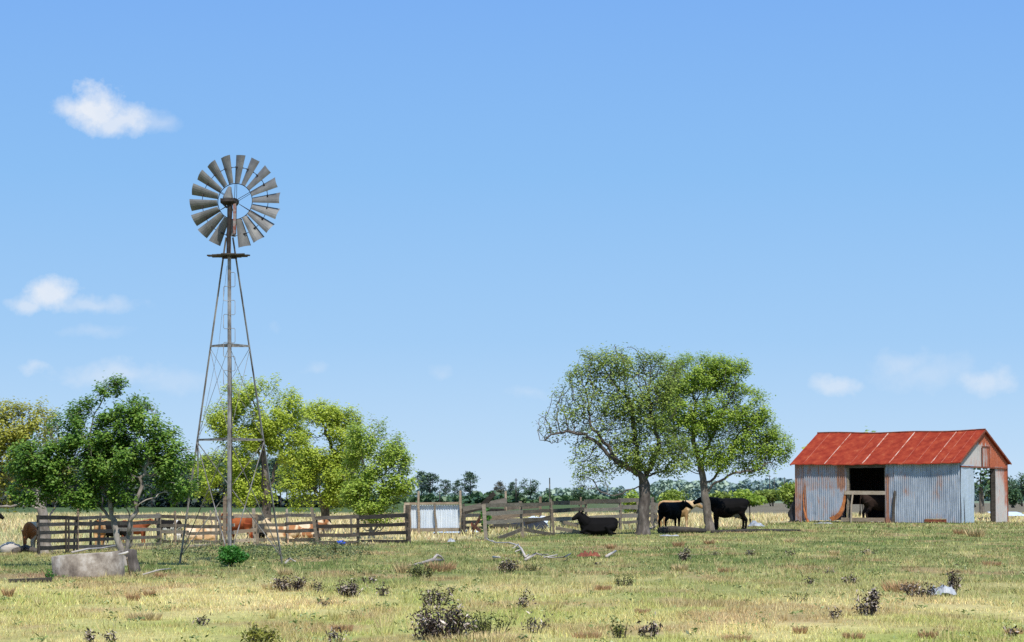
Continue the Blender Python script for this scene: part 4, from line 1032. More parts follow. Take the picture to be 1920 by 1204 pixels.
log('log', 'dark rotten log lying beside the pale calf at the left', [G(27, 1037) + Vector((0, 0, .05)), G(48, 1035) + Vector((0, 0, .10)), G(70, 1037) + Vector((0, 0, .05))], [.09, .13, .08], 'wood_dark')

# utility poles
for (px, y0, Y, lab) in [(824.5, 920, 700, 'distant wooden pole above the middle of the tin panel'), (967.5, 897, 700, 'distant wooden pole left of the big rounded oak'), (1443, 891, 900, 'left one of three distant poles above the black cow'), (1451.5, 895, 900, 'middle one of three distant poles above the black cow'), (1471, 895, 900, 'right one of three distant poles, nearest the bright bush')]:
    t = V(px, y0, Y); b = Vector((t.x, Y, 0)); root = thing('utility_pole', b, lab, 'pole', 'distant poles')
    mb = MB(b); mb.tube([b - Vector((0, 0, .5)), t], [.17, .12], 8, .3); mb.build('pole_shaft', MT['wood_dark'], root, True)
    mb = MB(b); mb.beam(t - Vector((.5, .16, .5)), t - Vector((-.5, .16, .5)), .12, .14, .3); mb.build('crossarm', MT['wood_dark'], root)

# ------------------------------------------------------------------ corrugated sheets
def corr(mb, P, nrm, u0, u1, zlo, zhi, pitch=.15, amp=.034, rust=None, nz=8, spp=5):
    """P(u, z) -> point; sheet from u0..u1 with zlo(u)..zhi(u)"""
    n = max(2, int((u1 - u0) / pitch * spp)); vs = []; fs = []; rs = []
    for i in range(n + 1):
        u = u0 + (u1 - u0) * i / n; o = amp * math.sin(2 * math.pi * u / pitch)
        a, b = zlo(u), zhi(u)
        for j in range(nz + 1):
            z = a + (b - a) * j / nz
            vs.append(P(u, z) + nrm * o); rs.append(rust(u, z, a, b) if rust else 0.0)
    for i in range(n):
        for j in range(nz):
            k = i * (nz + 1) + j; fs.append((k, k + nz + 1, k + nz + 2, k + 1))
    mb.add(vs, fs, .5, rs)

# tin panel pen
Yp = 109.0
c0 = V(760, 999, Yp); c0.z = 0
root = thing('tin_wall', c0, 'pale corrugated tin panel on rough log posts, between dark rails and debris', 'panel')
x0 = V(768, 950, Yp).x; x1 = V(862, 950, Yp).x
mb = MB(c0); zt = V(800, 947, Yp).z; zb = V(800, 991, Yp).z
corr(mb, lambda u, z: Vector((u, Yp, z)), Vector((0, 1, 0)), x0, x1, lambda u: zb, lambda u: zt, .11, .016, lambda u, z, a, b: .12 if z > zt - .1 else 0)
mb.build('tin_sheet', MT['tin_pale'], root)
for (xa, ya, xb, yb, w, mt) in [(785, 921, 785, 1001, 5, 'wood_pale'), (815, 944, 818, 1001, 4.5, 'wood'), (863, 920, 866, 998, 5.5, 'wood_pale'), (769, 946, 768, 1000, 4.5, 'wood_pale'), (760, 945, 761, 1000, 4, 'wood_pale')]:
    t = V(xa, ya, Yp - .25); b = V(xb, yb, Yp - .25); b.z = -.1; w *= M(Yp)
    mb = MB(c0); mb.tube([b, b.lerp(t, .4) + Vector((.02, 0, 0)), b.lerp(t, .7) - Vector((.02, 0, 0)), t], [w * .55, w * .5, w * .48, w * .4], 8); mb.build('post', MT[mt], root)
for (ya, h, mt) in [(944.5, 4.5, 'wood_pale'), (994, 7, 'wood')]:
    a = V(759, ya, Yp - .12); b = V(864, ya - 1, Yp - .12); mb = MB(c0); mb.beam(a, b, .07, h * M(Yp), None, .1); mb.build('rail', MT[mt], root)
mb = MB(c0); mb.beam(V(758, 945, Yp - .4), V(768, 945, Yp - .4), .1, .12, .9); mb.beam(V(759, 947, Yp - .42), V(759, 965, Yp - .42), .1, .1, .9); mb.build('corner_bracket', MT['wood_pale'], root)

# ------------------------------------------------------------------ barn
PH = R(37); ba = Vector((math.cos(PH), -math.sin(PH), 0)); bb = Vector((math.sin(PH), math.cos(PH), 0))
BL, BW, EH, RH = 12.45, 6.9, 4.02, 6.0
Bc = Vector((V(1802, 979, 157).x, 157.0, 0)); BA = Bc - ba * BL
def BP(u, w, z): return BA + ba * u + bb * w + Vector((0, 0, z))
barn = thing('barn', BP(BL / 2, BW / 2, 0), 'old corrugated tin barn with rust red gable roof, open front and side doorway', 'barn')
def bpart(name, mat, fn, parent=None, smooth=False):
    mb_ = MB(barn.location); fn(mb_); return mb_.build(name, mat, parent or barn, smooth)
fn_ = -bb; gn_ = ba
ZU = lambda zx: BL * (zx - 140) / 1285.0
ZZ = lambda zy: (825 - zy) / 457.0 * 4.0
top = lambda u: EH + .03
# front wall, left sheets
def f1(mb_): corr(mb_, lambda u, z: BP(u, .03, z), fn_, 0, .82, lambda u: .06 + .08 * math.sin(u * 9), top, rust=lambda u, z, a, b: .13 + .12 * (1 - u))
bpart('front_sheet', MT['tin'], f1)
zl = lambda u: float(np.interp(u, [.70, 1.1, 1.3, 2.9, 3.1, 3.4, 3.7, 3.85, 4.02], [.0, -.02, .12, .14, .16, .22, .45, .85, 2.0])) + .03 * math.sin(u * 13)
def f2(mb_):
    def P(u, z):
        bow = .16 * max(0, 1 - z / 1.6) ** 1.5 * (max(0, 1 - abs(u - .8) / .8) + max(0, 1 - abs(u - 3.6) / .7))
        return BP(u + (.28 * max(0, 1 - z / 2.1) ** 1.4 if u < 1.2 else 0) * (1.2 - u) / .45, -.02 - bow, z)
    corr(mb_, P, fn_, .76, 4.02, zl, top, rust=lambda u, z, a, b: (.62 if (u < .92 and z < 2.3) else 0) + .75 * math.exp(-max(0, z - zl(u)) / .16) * (u > 2.8) + .05 + .10 * (z > 2.3) + .14 * (abs(u - 3.6) < .3 and z > 2.2), nz=16)
bpart('front_sheet', MT['tin'], f2)
def f3(mb_): corr(mb_, lambda u, z: BP(u, .0, z), fn_, ZU(858), ZU(940), lambda u: .0, top, rust=lambda u, z, a, b: .30 * math.exp(-((u - ZU(872)) / .14) ** 2) * (z < 3.2) + .06 + .25 * (z < .25))
bpart('front_sheet', MT['tin'], f3)
def f4(mb_): corr(mb_, lambda u, z: BP(u, -.03 - .03 * math.sin(u * 1.1), z), fn_, ZU(930), BL - .01, lambda u: .02 + (.26 if ZU(1155) < u < ZU(1320) else 0), top, rust=lambda u, z, a, b: -.03 + .16 * (1.6 < z < 3.3) * (abs(math.sin(u * 1.3)) ** 3) + .12 * (z < .3))
bpart('front_sheet', MT['tin'], f4)
bx_ = lambda u0, z0, u1, z1, w, th, hh, t=None: (lambda mb_: mb_.beam(BP(u0, w, z0), BP(u1, w, z1), th, hh, t, .04))
bpart('door_header', MT['wood_dark'], bx_(ZU(548), ZZ(388), ZU(860), ZZ(388), -.05, .08, .34, .6))
bpart('door_rail', MT['wood_pale'], bx_(ZU(545), ZZ(596), ZU(860), ZZ(599), -.10, .07, .25, .9))
bpart('sill_board', MT['wood_pale'], bx_(ZU(515), ZZ(803), ZU(852), ZZ(803), -.09, .07, .26, .5))
bpart('door_prop', MT['wood_pale'], lambda mb_: mb_.tube([BP(ZU(598), -.18, -.05), BP(ZU(600), -.18, ZZ(700)), BP(ZU(612), -.16, ZZ(605))], [.07, .065, .06], 8, .9))
bpart('jamb', MT['wood'], lambda mb_: mb_.beam(BP(ZU(562), .06, 0), BP(ZU(562), .06, ZZ(405)), .16, .12, .6))
bpart('jamb', MT['wood'], lambda mb_: mb_.beam(BP(ZU(851), .12, 0), BP(ZU(851), .12, ZZ(405)), .12, .12, .3))
bpart('broken_post', MT['wood_dark'], lambda mb_: mb_.tube([BP(ZU(922), -.16, -.05), BP(ZU(926), -.16, ZZ(720)), BP(ZU(935), -.14, ZZ(600)), BP(ZU(937), -.14, ZZ(582))], [.12, .10, .09, .05], 8, .5))
bpart('base_board', MT['rust_dark'], bx_(ZU(1155), ZZ(808), ZU(1320), ZZ(808), -.05, .06, .20, .5))
bpart('rusty_edge', MT['rust'], lambda mb_: mb_.tube([BP(ZU(262), -.24, .0), BP(ZU(240), -.22, .35), BP(ZU(222), -.14, .9), BP(ZU(214), -.07, 1.6), BP(ZU(217), -.06, 2.2)], [.10, .085, .06, .045, .02], 6, .5))
def edge2(mb_):
    pts = [(4.0, 2.0), (3.96, 1.5), (3.85, .95), (3.72, .55), (3.45, .28), (3.05, .12)]; vs = []; fs = []
    for i, (u, z) in enumerate(pts):
        bow = .19 * max(0, 1 - z / 1.6) ** 1.5 + .06
        vs += [BP(u + .03, -.03 - bow, z - .03), BP(u - .10 - .10 * i / 3, -.045 - bow, z + .10 + .06 * i / 3)]
    fs = [(2 * i, 2 * i + 1, 2 * i + 3, 2 * i + 2) for i in range(len(pts) - 1)]; mb_.add(vs, fs)
bpart('rusty_edge', MT['rust'], edge2)
# gable wall (right)
gz = lambda w: EH + (RH - EH) * (1 - abs(w - BW / 2) / (BW / 2))
d0, d1 = .275 * BW, .75 * BW; dtop = 3.62
def g1(mb_):
    n = 6; vs = []; fs = []; rs = []
    for i in range(n + 1):
        for j in range(13):
            w = -.02 + (d0 + .02) * i / n; z = .02 + (3.80 - .02) * j / 12
            vs.append(BP(BL + .03 + .02 * math.sin(w * 5 + z * 2.2), w, z)); rs.append(.05 if z > 3.5 else 0)
    for i in range(n):
        for j in range(12): k = i * 13 + j; fs.append((k, k + 13, k + 14, k + 1))
    mb_.add(vs, fs, .5, rs)
bpart('flat_sheet', MT['tin_flat'], g1)
bpart('sheet_lap', MT['wood_dark'], lambda mb_: mb_.tube([BP(BL + .07, .42, .05), BP(BL + .08, .36, .9), BP(BL + .07, .33, 1.7)], [.03, .02, .008], 5, .2))
def g2(mb_): corr(mb_, lambda w, z: BP(BL, w, z), gn_, d1, BW - .005, lambda w: .02, lambda w: dtop + .1, .2, .025, rust=lambda w, z, a, b: .04 + .36 * (z / 3.8) ** 2 * (w - d1) / (BW - d1) + .16 * (w > BW - .4) * (z > 1))
bpart('gable_sheet', MT['tin_white'], g2)
def g3(mb_): corr(mb_, lambda w, z: BP(BL - .01, w, z), gn_, .0, BW, lambda w: dtop if w > d0 - .02 else 3.74, lambda w: max(gz(w) + .05, 3.8), .2, .025, rust=lambda w, z, a, b: (.05 if w < BW * .42 else .10 + .34 * ((w - BW * .42) / (BW * .58)) ** .8) + .3 * (z > RH - .75), nz=10)
bpart('gable_sheet', MT['tin_white'], g3)
bpart('hatch', MT['tin_white'], lambda mb_: mb_.add([BP(BL + .06, w, z) for w, z in ((.455 * BW, 3.72), (.60 * BW, 3.72), (.60 * BW, 5.0), (.455 * BW, 5.0))], [(0, 1, 2, 3)], .5, [.15, .35, .3, .15]))
bpart('hatch_frame', MT['rust_dark'], lambda mb_: [mb_.beam(BP(BL + .07, .45 * BW, 3.72), BP(BL + .07, .45 * BW, 5.06), .06, .08, .3), mb_.beam(BP(BL + .07, .45 * BW, 5.04), BP(BL + .07, .61 * BW, 5.04), .06, .08, .3), mb_.beam(BP(BL + .07, .605 * BW, 3.72), BP(BL + .07, .605 * BW, 5.0), .04, .05, .3)])
bpart('door_header', MT['rust_dark'], lambda mb_: mb_.beam(BP(BL + .06, -.02, 3.70), BP(BL + .06, BW + .02, 3.63), .05, .09, .3))
bpart('jamb', MT['wood_dark'], lambda mb_: mb_.beam(BP(BL - .12, d1 - .20, 0), BP(BL - .12, d1 - .16, dtop), .3, .34, .2))
bpart('frame_post', MT['wood_dark'], lambda mb_: mb_.beam(BP(BL - .10, .10, -.1), BP(BL - .10, .10, EH), .16, .16, .5))
bpart('corner_trim', MT['rust_dark'], lambda mb_: mb_.beam(BP(BL + .02, BW + .02, 0), BP(BL + .02, BW + .02, EH), .09, .09, .4))
# left gable, back wall, interior posts
def g4(mb_): corr(mb_, lambda w, z: BP(0, w, z), gn_, .03, BW, lambda w: .1, lambda w: gz(w) + .03, .15, .022, rust=lambda w, z, a, b: .2)
bpart('gable_sheet', MT['tin'], g4)
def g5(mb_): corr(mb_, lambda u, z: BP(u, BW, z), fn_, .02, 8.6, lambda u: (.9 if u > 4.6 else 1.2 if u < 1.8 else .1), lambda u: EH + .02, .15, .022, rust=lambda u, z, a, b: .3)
bpart('back_sheet', MT['tarp'], g5)  # near-black colour paints the shade of the barn interior onto the tin
for u in (.15, 4.1, 8.5, BL - .15):
    for w in (.18, BW - .15):
        if w < 1 and u > 12: continue
        bpart('frame_post', MT['wood_dark'], lambda mb_, u=u, w=w: mb_.beam(BP(u, w, -.1), BP(u, w, EH), .14, .14, .4))
for u in (2.1, 4.2, 6.3, 8.4, 10.5):
    bpart('tie_beam', MT['wood_dark'], lambda mb_, u=u: mb_.beam(BP(u, .1, EH - .1), BP(u, BW - .1, EH - .1), .08, .18, .3))
# roof
ov = .38; oe = .16; sl = (RH - EH) / (BW / 2)
def sag(u): return -.07 * math.sin(math.pi * u / BL) + .03 * math.sin(u * 1.1)
def roof_pt(u, w, up=0.0):
    z = EH + .14 + (BW / 2 - abs(w - BW / 2)) * sl
    return BP(u, w, z + sag(u) * (1 if 0 < w < BW else .5) + up)
def roof_half(mb_, w0, w1):
    nu, nw = 60, 6; vs = []; fs = []
    for s_ in (0, -.05):
        for i in range(nu + 1):
            u = -oe + (BL + 2 * oe) * i / nu
            for j in range(nw + 1):
                w = w0 + (w1 - w0) * j / nw
                vs.append(roof_pt(u, w, s_ + .012 * math.sin(u * 2 * math.pi / .7) + (.012 * math.sin(u * 5.1) if j == 0 else 0)))
    N = (nu + 1) * (nw + 1)
    for i in range(nu):
        for j in range(nw):
            k = i * (nw + 1) + j; fs.append((k, k + nw + 1, k + nw + 2, k + 1)); fs.append((N + k, N + k + 1, N + k + nw + 2, N + k + nw + 1))
    for i in range(nu):
        for j in (0, nw):
            k = i * (nw + 1) + j; fs.append((k, k + nw + 1, N + k + nw + 1, N + k))
    for j in range(nw):
        for i in (0, nu):
            k = i * (nw + 1) + j; fs.append((k, k + 1, N + k + 1, N + k))
    mb_.add(vs, fs)
rf = bpart('roof', MT['roof'], lambda mb_: (roof_half(mb_, -ov, BW / 2), roof_half(mb_, BW + ov, BW / 2)))
for f, br in ((.072, 0), (.205, 1), (.36, 0), (.435, 1), (.597, 1), (.68, 0), (.755, 0), (.846, 1), (.905, 0), (.965, 0)):
    u = f * BL
    bpart('seam', MT['seam' if br else 'seam_faint'], lambda mb_, u=u, br=br: mb_.tube([roof_pt(u, -ov - .01 + (BW / 2 + ov - .1) * k / 8, .022 + (.012 if br else .006)) for k in range(9)], (.026 if br else .018) * (.8 + .5 * rnd.random()), 5, .5), rf)
bpart('ridge_cap', MT['rust_dark'], lambda mb_: mb_.tube([roof_pt(-oe + (BL + 2 * oe) * k / 20, BW / 2, .03) for k in range(21)], .055, 6, .3), rf)
for s0 in (-ov, BW + ov):
    bpart('barge_board', MT['rust_dark'], lambda mb_, s0=s0: mb_.beam(roof_pt(BL + oe + .02, s0, -.04), roof_pt(BL + oe + .02, BW / 2, -.04), .03, .12, .3), rf)
# tarp hanging off the left corner
mb = MB(BP(-.2, 0, 0)); vs = []; fs = []
for j in range(11):
    z = 2.0 * (1 - j / 10); wd = .08 + .75 * (1 - (z / 2.0)) ** .8 + .05 * math.sin(j * 2)
    if j > 8: wd *= .8
    for i in range(6): vs.append(BP(-.04 - wd * i / 5, .35 - .1 * math.sin(i * 1.5 + j) , z + .02))
for j in range(10):
    for i in range(5): k = j * 6 + i; fs.append((k, k + 1, k + 7, k + 6))
mb.add(vs, fs); tag(mb.build('tarp', MT['tarp'], None, True), 'torn black tarp hanging off the left corner of the barn', 'tarp')
# barn cattle
cw = lambda u, w: BP(u, w, 0)
cow(0, 0, 3, 1.48, 'dark cow standing inside the barn behind the front opening', at=cw(5.85, 1.3), neck=(0.98, 0, 1.2), muzzle=(1.34, 0, 1.0), colour=hide((0.03, 0.019, 0.015)), seed=21)
cow(0, 0, 185, 1.0, 'black calf lying inside the barn, head low behind the leaning prop', cat='calf', at=cw(6.4, 4.6), pose='lie', neck=(0.9, 0, 0.85), muzzle=(1.22, 0, 0.66), colour=hide(BLACK), seed=22)
cow(0, 0, 25, 1.0, 'black cow standing inside the gable doorway, only its head and chest showing', at=BP(11.0, 2.9, 0), neck=(0.9, 0, 1.28), muzzle=(1.12, -.1, 1.05), colour=hide(BLACK), seed=23)

# ------------------------------------------------------------------ windmill
Yw = 57.6; mw = M(Yw)
front = G(430, 1061); ctr = Vector((V(433, 935, Yw + 1.43).x, front.y + 1.43, 0))
side = 2.47
feet = [Vector((front.x, front.y, 0)), Vector((V(337, 935, front.y + 2.14).x, front.y + 2.14, 0)), Vector((V(531, 935, front.y + 2.14).x, front.y + 2.14, 0))]
mill = thing('windmill', ctr, 'tall steel farm windmill with a grey multi blade wheel on a three legged tower', 'windmill')
Zp = lambda py, Y=Yw + 1.43: V(430, py, Y).z
ztop = Zp(395); mast_x = V(430.5, 400, ctr.y).x
apex = Vector((mast_x, ctr.y, ztop))
zj = Zp(445)
tops = [apex + (f - ctr) * .078 for f in feet]
for t in tops: t.z = zj
def legp(i, z):
    f = feet[i]; t = tops[i]; return f.lerp(t, z / zj)
def mpart(name, mat, fn, parent=None, smooth=False):
    mb_ = MB(ctr); fn(mb_); return mb_.build(name, mat, parent or mill, smooth)
for i in range(3):
    def leg(mb_, i=i):
        a = legp(i, -.15); b = legp(i, zj); out = (feet[i] - ctr); out.z = 0; out.normalize(); tn = Vector((-out.y, out.x, 0))
        w = .060 if i == 0 else .044
        for s_ in (-1, 1):          # angle iron: two flanges meeting on the outer edge
            dirv = (-out + tn * s_ * 1.15).normalized(); nn = dirv.cross(Vector((0, 0, 1)))
            off = dirv * w / 2
            mb_.beam(a + off, b + off * .8, w, .009, .5, side=dirv)
    mpart('leg', MT['steel'], leg)
levels = [Zp(486), Zp(648), Zp(824)]
for z in levels[1:]:
    for i in range(3):
        mpart('girt', MT['steel'], lambda mb_, i=i, z=z: mb_.beam(legp(i, z), legp((i + 1) % 3, z), .012, .045, .5))
for (za, zb) in ((levels[1], levels[2]), (levels[2], .12)):
    for i in range(3):
        j = (i + 1) % 3
        thick = .006 if zb > 1 else .013
        mpart('brace', MT['steel'], lambda mb_, i=i, j=j: mb_.tube([legp(i, za - .03), legp(j, zb + .03)], thick, 5, .5))
        mpart('brace', MT['steel'], lambda mb_, i=i, j=j: mb_.tube([legp(j, za - .03), legp(i, zb + .03)], thick, 5, .5))
mpart('loose_brace', MT['steel'], lambda mb_: mb_.tube([legp(1, levels[2]) + Vector((.03, -.02, 0)), legp(1, levels[2]) + Vector((.05, -.05, -1.2))], .022, 6, .8))
mpart('loose_brace', MT['steel_dark'], lambda mb_: mb_.tube([legp(2, levels[2]) + Vector((-.03, -.02, 0)), legp(2, levels[2]) + Vector((-.03, -.05, -1.2))], .022, 6, .3))
mpart('pump_rod', MT['steel_dark'], lambda mb_: mb_.tube([Vector((ctr.x, ctr.y, .0)), Vector((ctr.x, ctr.y, 2.9)), Vector((mast_x, ctr.y, ztop))], [.035, .03, .012], 8, .4))
mpart('guy_wire', MT['steel'], lambda mb_: mb_.tube([legp(0, Zp(500)) + Vector((-.06, .02, 0)), legp(0, Zp(648)) + Vector((-.28, .2, 0)), legp(1, Zp(910)) + Vector((.0, -.1, 0))], .004, 4, .5))
# climbing steps on the front leg, alternating sides
ys = np.arange(509, 712, 26.6)
for k, y in enumerate(ys):
    s_ = 1 if k % 2 == 0 else -1
    def step_(mb_, y=y, s_=s_):
        z1 = V(430, y, front.y + .9).z; z0 = V(430, y + 27.5, front.y + .9).z; w = 11.0 * mw
        a = legp(0, z1); b = legp(0, z0); e = Vector((s_ * w, -.01, 0))
        mb_.tube([a, a + e * .85, a + e + Vector((0, 0, -.03)), b + e + Vector((0, 0, .03)), b + e * .85, b], .0075, 5, .4, False)
    mpart('step', MT['steel'], step_)
# platform
zpl = Zp(480)
def plat(mb_):
    dx = .58
    for q in np.linspace(-.42, .42, 8):
        L_ = dx * (1 - abs(q) / .62)
        mb_.beam(Vector((mast_x - L_ + rnd.uniform(-.04, .04), ctr.y + q, zpl + rnd.uniform(-.01, .01))), Vector((mast_x + L_ + rnd.uniform(-.04, .04), ctr.y + q, zpl + .015 + rnd.uniform(-.012, .012))), .10, .03, .3)
pl = mpart('platform', MT['wood_dark'], plat)
mpart('platform_bearer', MT['steel_dark'], lambda mb_: [mb_.beam(legp(i, zpl - .04), legp((i + 1) % 3, zpl - .04), .03, .05, .4) for i in range(3)], pl)
# head: mast, gearbox, hood, hub, wheel
zh = Zp(378); hubx = V(440.5, 376, ctr.y).x
axis = Vector((math.sin(R(12)), math.cos(R(12)), .0)).normalized()      # wheel lies on the far side of the mast
mast = Vector((mast_x, ctr.y, 0))
def Hp(dx, dy, dz): return Vector((mast_x + dx, ctr.y + dy, zh + dz))
mpart('mast', MT['steel_dark'], lambda mb_: mb_.tube([Hp(0, -.16, Zp(478) - zh), Hp(0, -.12, -.85), Hp(0.01, -.07, -.4), Hp(.01, 0, -.02)], [.05, .055, .06, .07], 10, .3))
gb = mpart('gearbox', MT['steel_dark'], lambda mb_: (mb_.ell(Hp(-.04, .02, -.01), (.20, .2, .085), 14, 8, .3), mb_.beam(Hp(-.22, -.02, .03), Hp(.12, -.02, .03), .2, .07, .3), mb_.tube([Hp(.0, .05, .0), Hp(.0, .05, .0) + axis * .5], [.06, .05], 10, .3),
                                          mb_.tube([Hp(-.2, -.05, -.03), Hp(-.1, -.08, -.12), Hp(-.06, -.06, -.17)], [.02, .025, .02], 6, .3)))
mpart('hood', MT['vane'], lambda mb_: mb_.tube([Hp(-.05, .02, .04), Hp(-.045, .02, .10), Hp(-.025, .02, .26), Hp(-.005, .02, .36), Hp(.0, .02, .38)], [.125, .13, .075, .045, .01], 8, .5), gb)
wc = Vector((hubx - .045, ctr.y, zh + .05)) + Vector((0, axis.y * .42, 0))
wx = Vector((axis.y, -axis.x, 0)); wz = Vector((0, 0, 1))
wheel = mpart('wheel', MT['steel_dark'], lambda mb_: (mb_.tube([wc - axis * .06, wc + axis * .10], [.085, .075], 14, .3), mb_.tube([wc - axis * .14, wc - axis * .05], [.04, .05], 10, .3)))
def wp(r, a, off=0.0): return wc + wx * math.sin(a) * r + wz * math.cos(a) * r + axis * off
r_in, r_out, r_mid = .45, 1.165, .86
def ring(mb_, r, th): mb_.tube([wp(r, q) for q in np.linspace(0, 2 * math.pi, 73)], th, 5, .4, False)
mpart('inner_rim', MT['steel_dark'], lambda mb_: ring(mb_, r_in, .011), wheel)
mpart('outer_rim', MT['steel_dark'], lambda mb_: ring(mb_, r_mid, .0085), wheel)
for k in range(6):
    a = R(60 * k + 1)
    mpart('spoke', MT['steel_dark'], lambda mb_, a=a: (mb_.tube([wp(.07, a, -.05), wp(r_mid, a)], .0075, 5, .4), mb_.tube([wp(.07, a + .12, .09), wp(r_mid, a + .035)], .0065, 5, .4)), wheel)
for k in range(18):
    a = R(20 * k + 7)
    broken = (k == 9)
    def blade(mb_, a=a, broken=broken):
        pitch = R(-25); ro = r_out if not broken else .88
        ns, nc = 6, 5; vs = []; fs = []
        rad_ = wx * math.sin(a) + wz * math.cos(a); tan = wx * math.cos(a) - wz * math.sin(a)
        for i in range(ns + 1):
            r = r_in + .01 + (ro - r_in - .01) * i / ns; w = (.145 + (.318 - .145) * (r - r_in) / (r_out - r_in))
            for j in range(nc + 1):
                c_ = j / nc - .5
                x_ = c_ * w * math.cos(pitch); o_ = c_ * w * math.sin(pitch) - .05 * w / .3 * (1 - (2 * c_) ** 2)
                vs.append(wc + rad_ * r + tan * x_ + axis * o_ * 1.0)
        N = len(vs); vs += [v + axis * .004 for v in vs]
        for i in range(ns):
            for j in range(nc):
                q = i * (nc + 1) + j; fs.append((q, q + 1, q + nc + 2, q + nc + 1)); fs.append((N + q, N + q + nc + 1, N + q + nc + 2, N + q + 1))
        mb_.add(vs, fs)
    bl = mpart('blade', MT['vane'], blade, wheel)
    if broken: bl['label'] = 'shorter broken blade at the bottom of the wheel'
    mpart('blade_bracket', MT['steel_dark'], lambda mb_, a=a: mb_.beam(wp(r_mid, a - .12, -.03), wp(r_mid, a + .12, .02), .016, .03, .4, side=axis), wheel)
# folded tail vane, seen edge-on
def tail(mb_):
    a = Hp(.10, -.12, -.08); mb_.add([a, a + Vector((.09, -.02, .02)), a + Vector((.075, -.05, -.74)), a + Vector((.02, -.10, -.74)),
                                     a + Vector((.0, -.01, 0)), a + Vector((.09, -.03, .02)), a + Vector((.075, -.06, -.74)), a + Vector((.02, -.11, -.74))],
                                    [(0, 1, 2, 3), (7, 6, 5, 4), (0, 3, 7, 4), (1, 5, 6, 2), (0, 4, 5, 1), (3, 2, 6, 7)])
tv = mpart('tail_vane', MT['redpaint'], tail)
mpart('tail_bone', MT['steel_dark'], lambda mb_: mb_.tube([Hp(.18, -.14, .0), Hp(.175, -.17, -.84)], .014, 6, .4), tv)
mpart('tail_spring', MT['steel_dark'], lambda mb_: mb_.tube([Hp(.05, -.1, -.05), Hp(.13, -.14, -.4)], .009, 5, .4), tv)

# ------------------------------------------------------------------ weeds in the pasture
def weed(label, px, py, w, h, mat, seed, group='dark leafy weeds in the pasture', lean=0.0, dens=1.0, name='weed'):
    rng = np.random.default_rng(seed); base = G(px, py); m = M(base.y); W_, H_ = w * m, h * m
    root = thing(name, base, label, 'weed', group)
    sty = rng.uniform(); up_ = sty < .45; asp = rng.uniform(.24, .42)
    ns = max(3, int(4 + W_ * (22 if up_ else 34) * dens)); mb = MB(base); P = []; T = []
    for i in range(ns):
        a = rng.uniform(0, 2 * math.pi); q = math.sqrt(rng.uniform(0, 1))
        fx, fy = math.cos(a) * q * W_ * .47, math.sin(a) * q * W_ * .32
        hh = H_ * rng.uniform(.35 if up_ else .5, 1.1) * (1.05 - (.35 if up_ else .5) * q); lx = lean * H_ + math.cos(a) * rng.uniform(.0, .3) * W_ * .4; ly = math.sin(a) * rng.uniform(0, .25) * W_ * .4
        b0 = base + Vector((fx * .7, fy * .7, -.02)); e = base + Vector((fx + lx, fy + ly, hh))
        md = b0.lerp(e, .5) + Vector((0, 0, .06 * H_))
        mb.tube([b0, md, e], [.006, .0045, .002], 4, .3)
        nl = int(rng.uniform(10, 18) * max(.6, H_ / .25))
        f = rng.uniform(.1, 1.03, nl) ** (.6 if up_ else 1.0)
        for t_ in f:
            p_ = b0.lerp(md, t_ * 2) if t_ < .5 else md.lerp(e, t_ * 2 - 1)
            P.append(np.array(p_) + rng.normal(0, .035, 3)); T.append(rng.uniform(0, .5) if rng.uniform() < .68 else rng.uniform(.72, 1))
    mb.build('stem', MT['wood_dark'], root)
    P = np.array(P); T = np.array(T)
    o = quads_mesh('leaves', leaf_quads(P, min(.10, max(.06, 3.2 * m)), rng, asp, .15), mat, root, base, T)
    return root
D_, O_, Yl = L['weed'], L['weed_green'], L['yellow']
weed('largest dark weed clump at the bottom, dense purplish leaves', 828, 1197, 116, 72, D_, 501, dens=1.9)
weed('dark weed clump directly behind and above the largest one', 817, 1133, 70, 34, D_, 502, dens=1.3)
weed('loose olive and dark weed clump right of the largest one', 918, 1192, 88, 46, O_, 503, dens=1.6)
weed('dark weed with yellow tip right of the loose olive clump', 1002, 1187, 34, 40, D_, 504, lean=.15)
weed('lone leaning dark weed sprig with a green tip', 974, 1140, 16, 36, D_, 505, lean=.45)
weed('round dense dark weed clump below the right windmill foot', 541, 1106, 60, 30, D_, 506, dens=2.2)
weed('small upright dark weed right of the round dense clump', 596, 1111, 18, 24, D_, 507)
weed('speckled dark weed clump in the middle left pasture', 653, 1118, 50, 36, D_, 508, dens=1.8)
weed('low dark weed just behind the speckled clump', 690, 1093, 30, 13, D_, 509)
weed('small dark weed right of the speckled clump', 718, 1116, 22, 22, D_, 510)
weed('weed with green top and dark base in front of the grey driftwood', 789, 1084, 50, 30, O_, 511, dens=1.7)
weed('pointed dark weed below the bleached branches', 947, 1074, 38, 28, D_, 512, lean=.3, dens=1.6)
weed('low olive green weed below the bleached branches', 1001, 1070, 36, 16, O_, 513, dens=1.3)
weed('dark pointed weed standing below the lying log', 1281, 1052, 26, 28, D_, 514, lean=.2)
weed('speckled weed alone in the centre right pasture', 1170, 1098, 36, 24, O_, 515)
weed('tall dense dark weed in the right pasture', 1628, 1154, 50, 52, D_, 516, dens=2.2)
weed('small upright dark weed left of the tall dense one', 1566, 1160, 22, 24, D_, 517)
weed('low dark weed behind the tall dense one', 1596, 1094, 32, 16, D_, 518)
weed('flat olive weed left of the tall dense one', 1497, 1127, 40, 18, O_, 519)
weed('long low dark weed reaching toward the white plastic sheet', 1722, 1118, 76, 28, D_, 520, dens=1.3)
weed('tall dark weed sprig rising behind the white plastic sheet', 1785, 1113, 22, 56, D_, 521, lean=.12, dens=1.5)
weed('bushy olive weed at the bottom, left one of a close pair', 1165, 1195, 44, 30, O_, 522, dens=1.3)
weed('spiky dark weed at the bottom, right one of a close pair', 1216, 1196, 38, 34, D_, 523, dens=1.5)
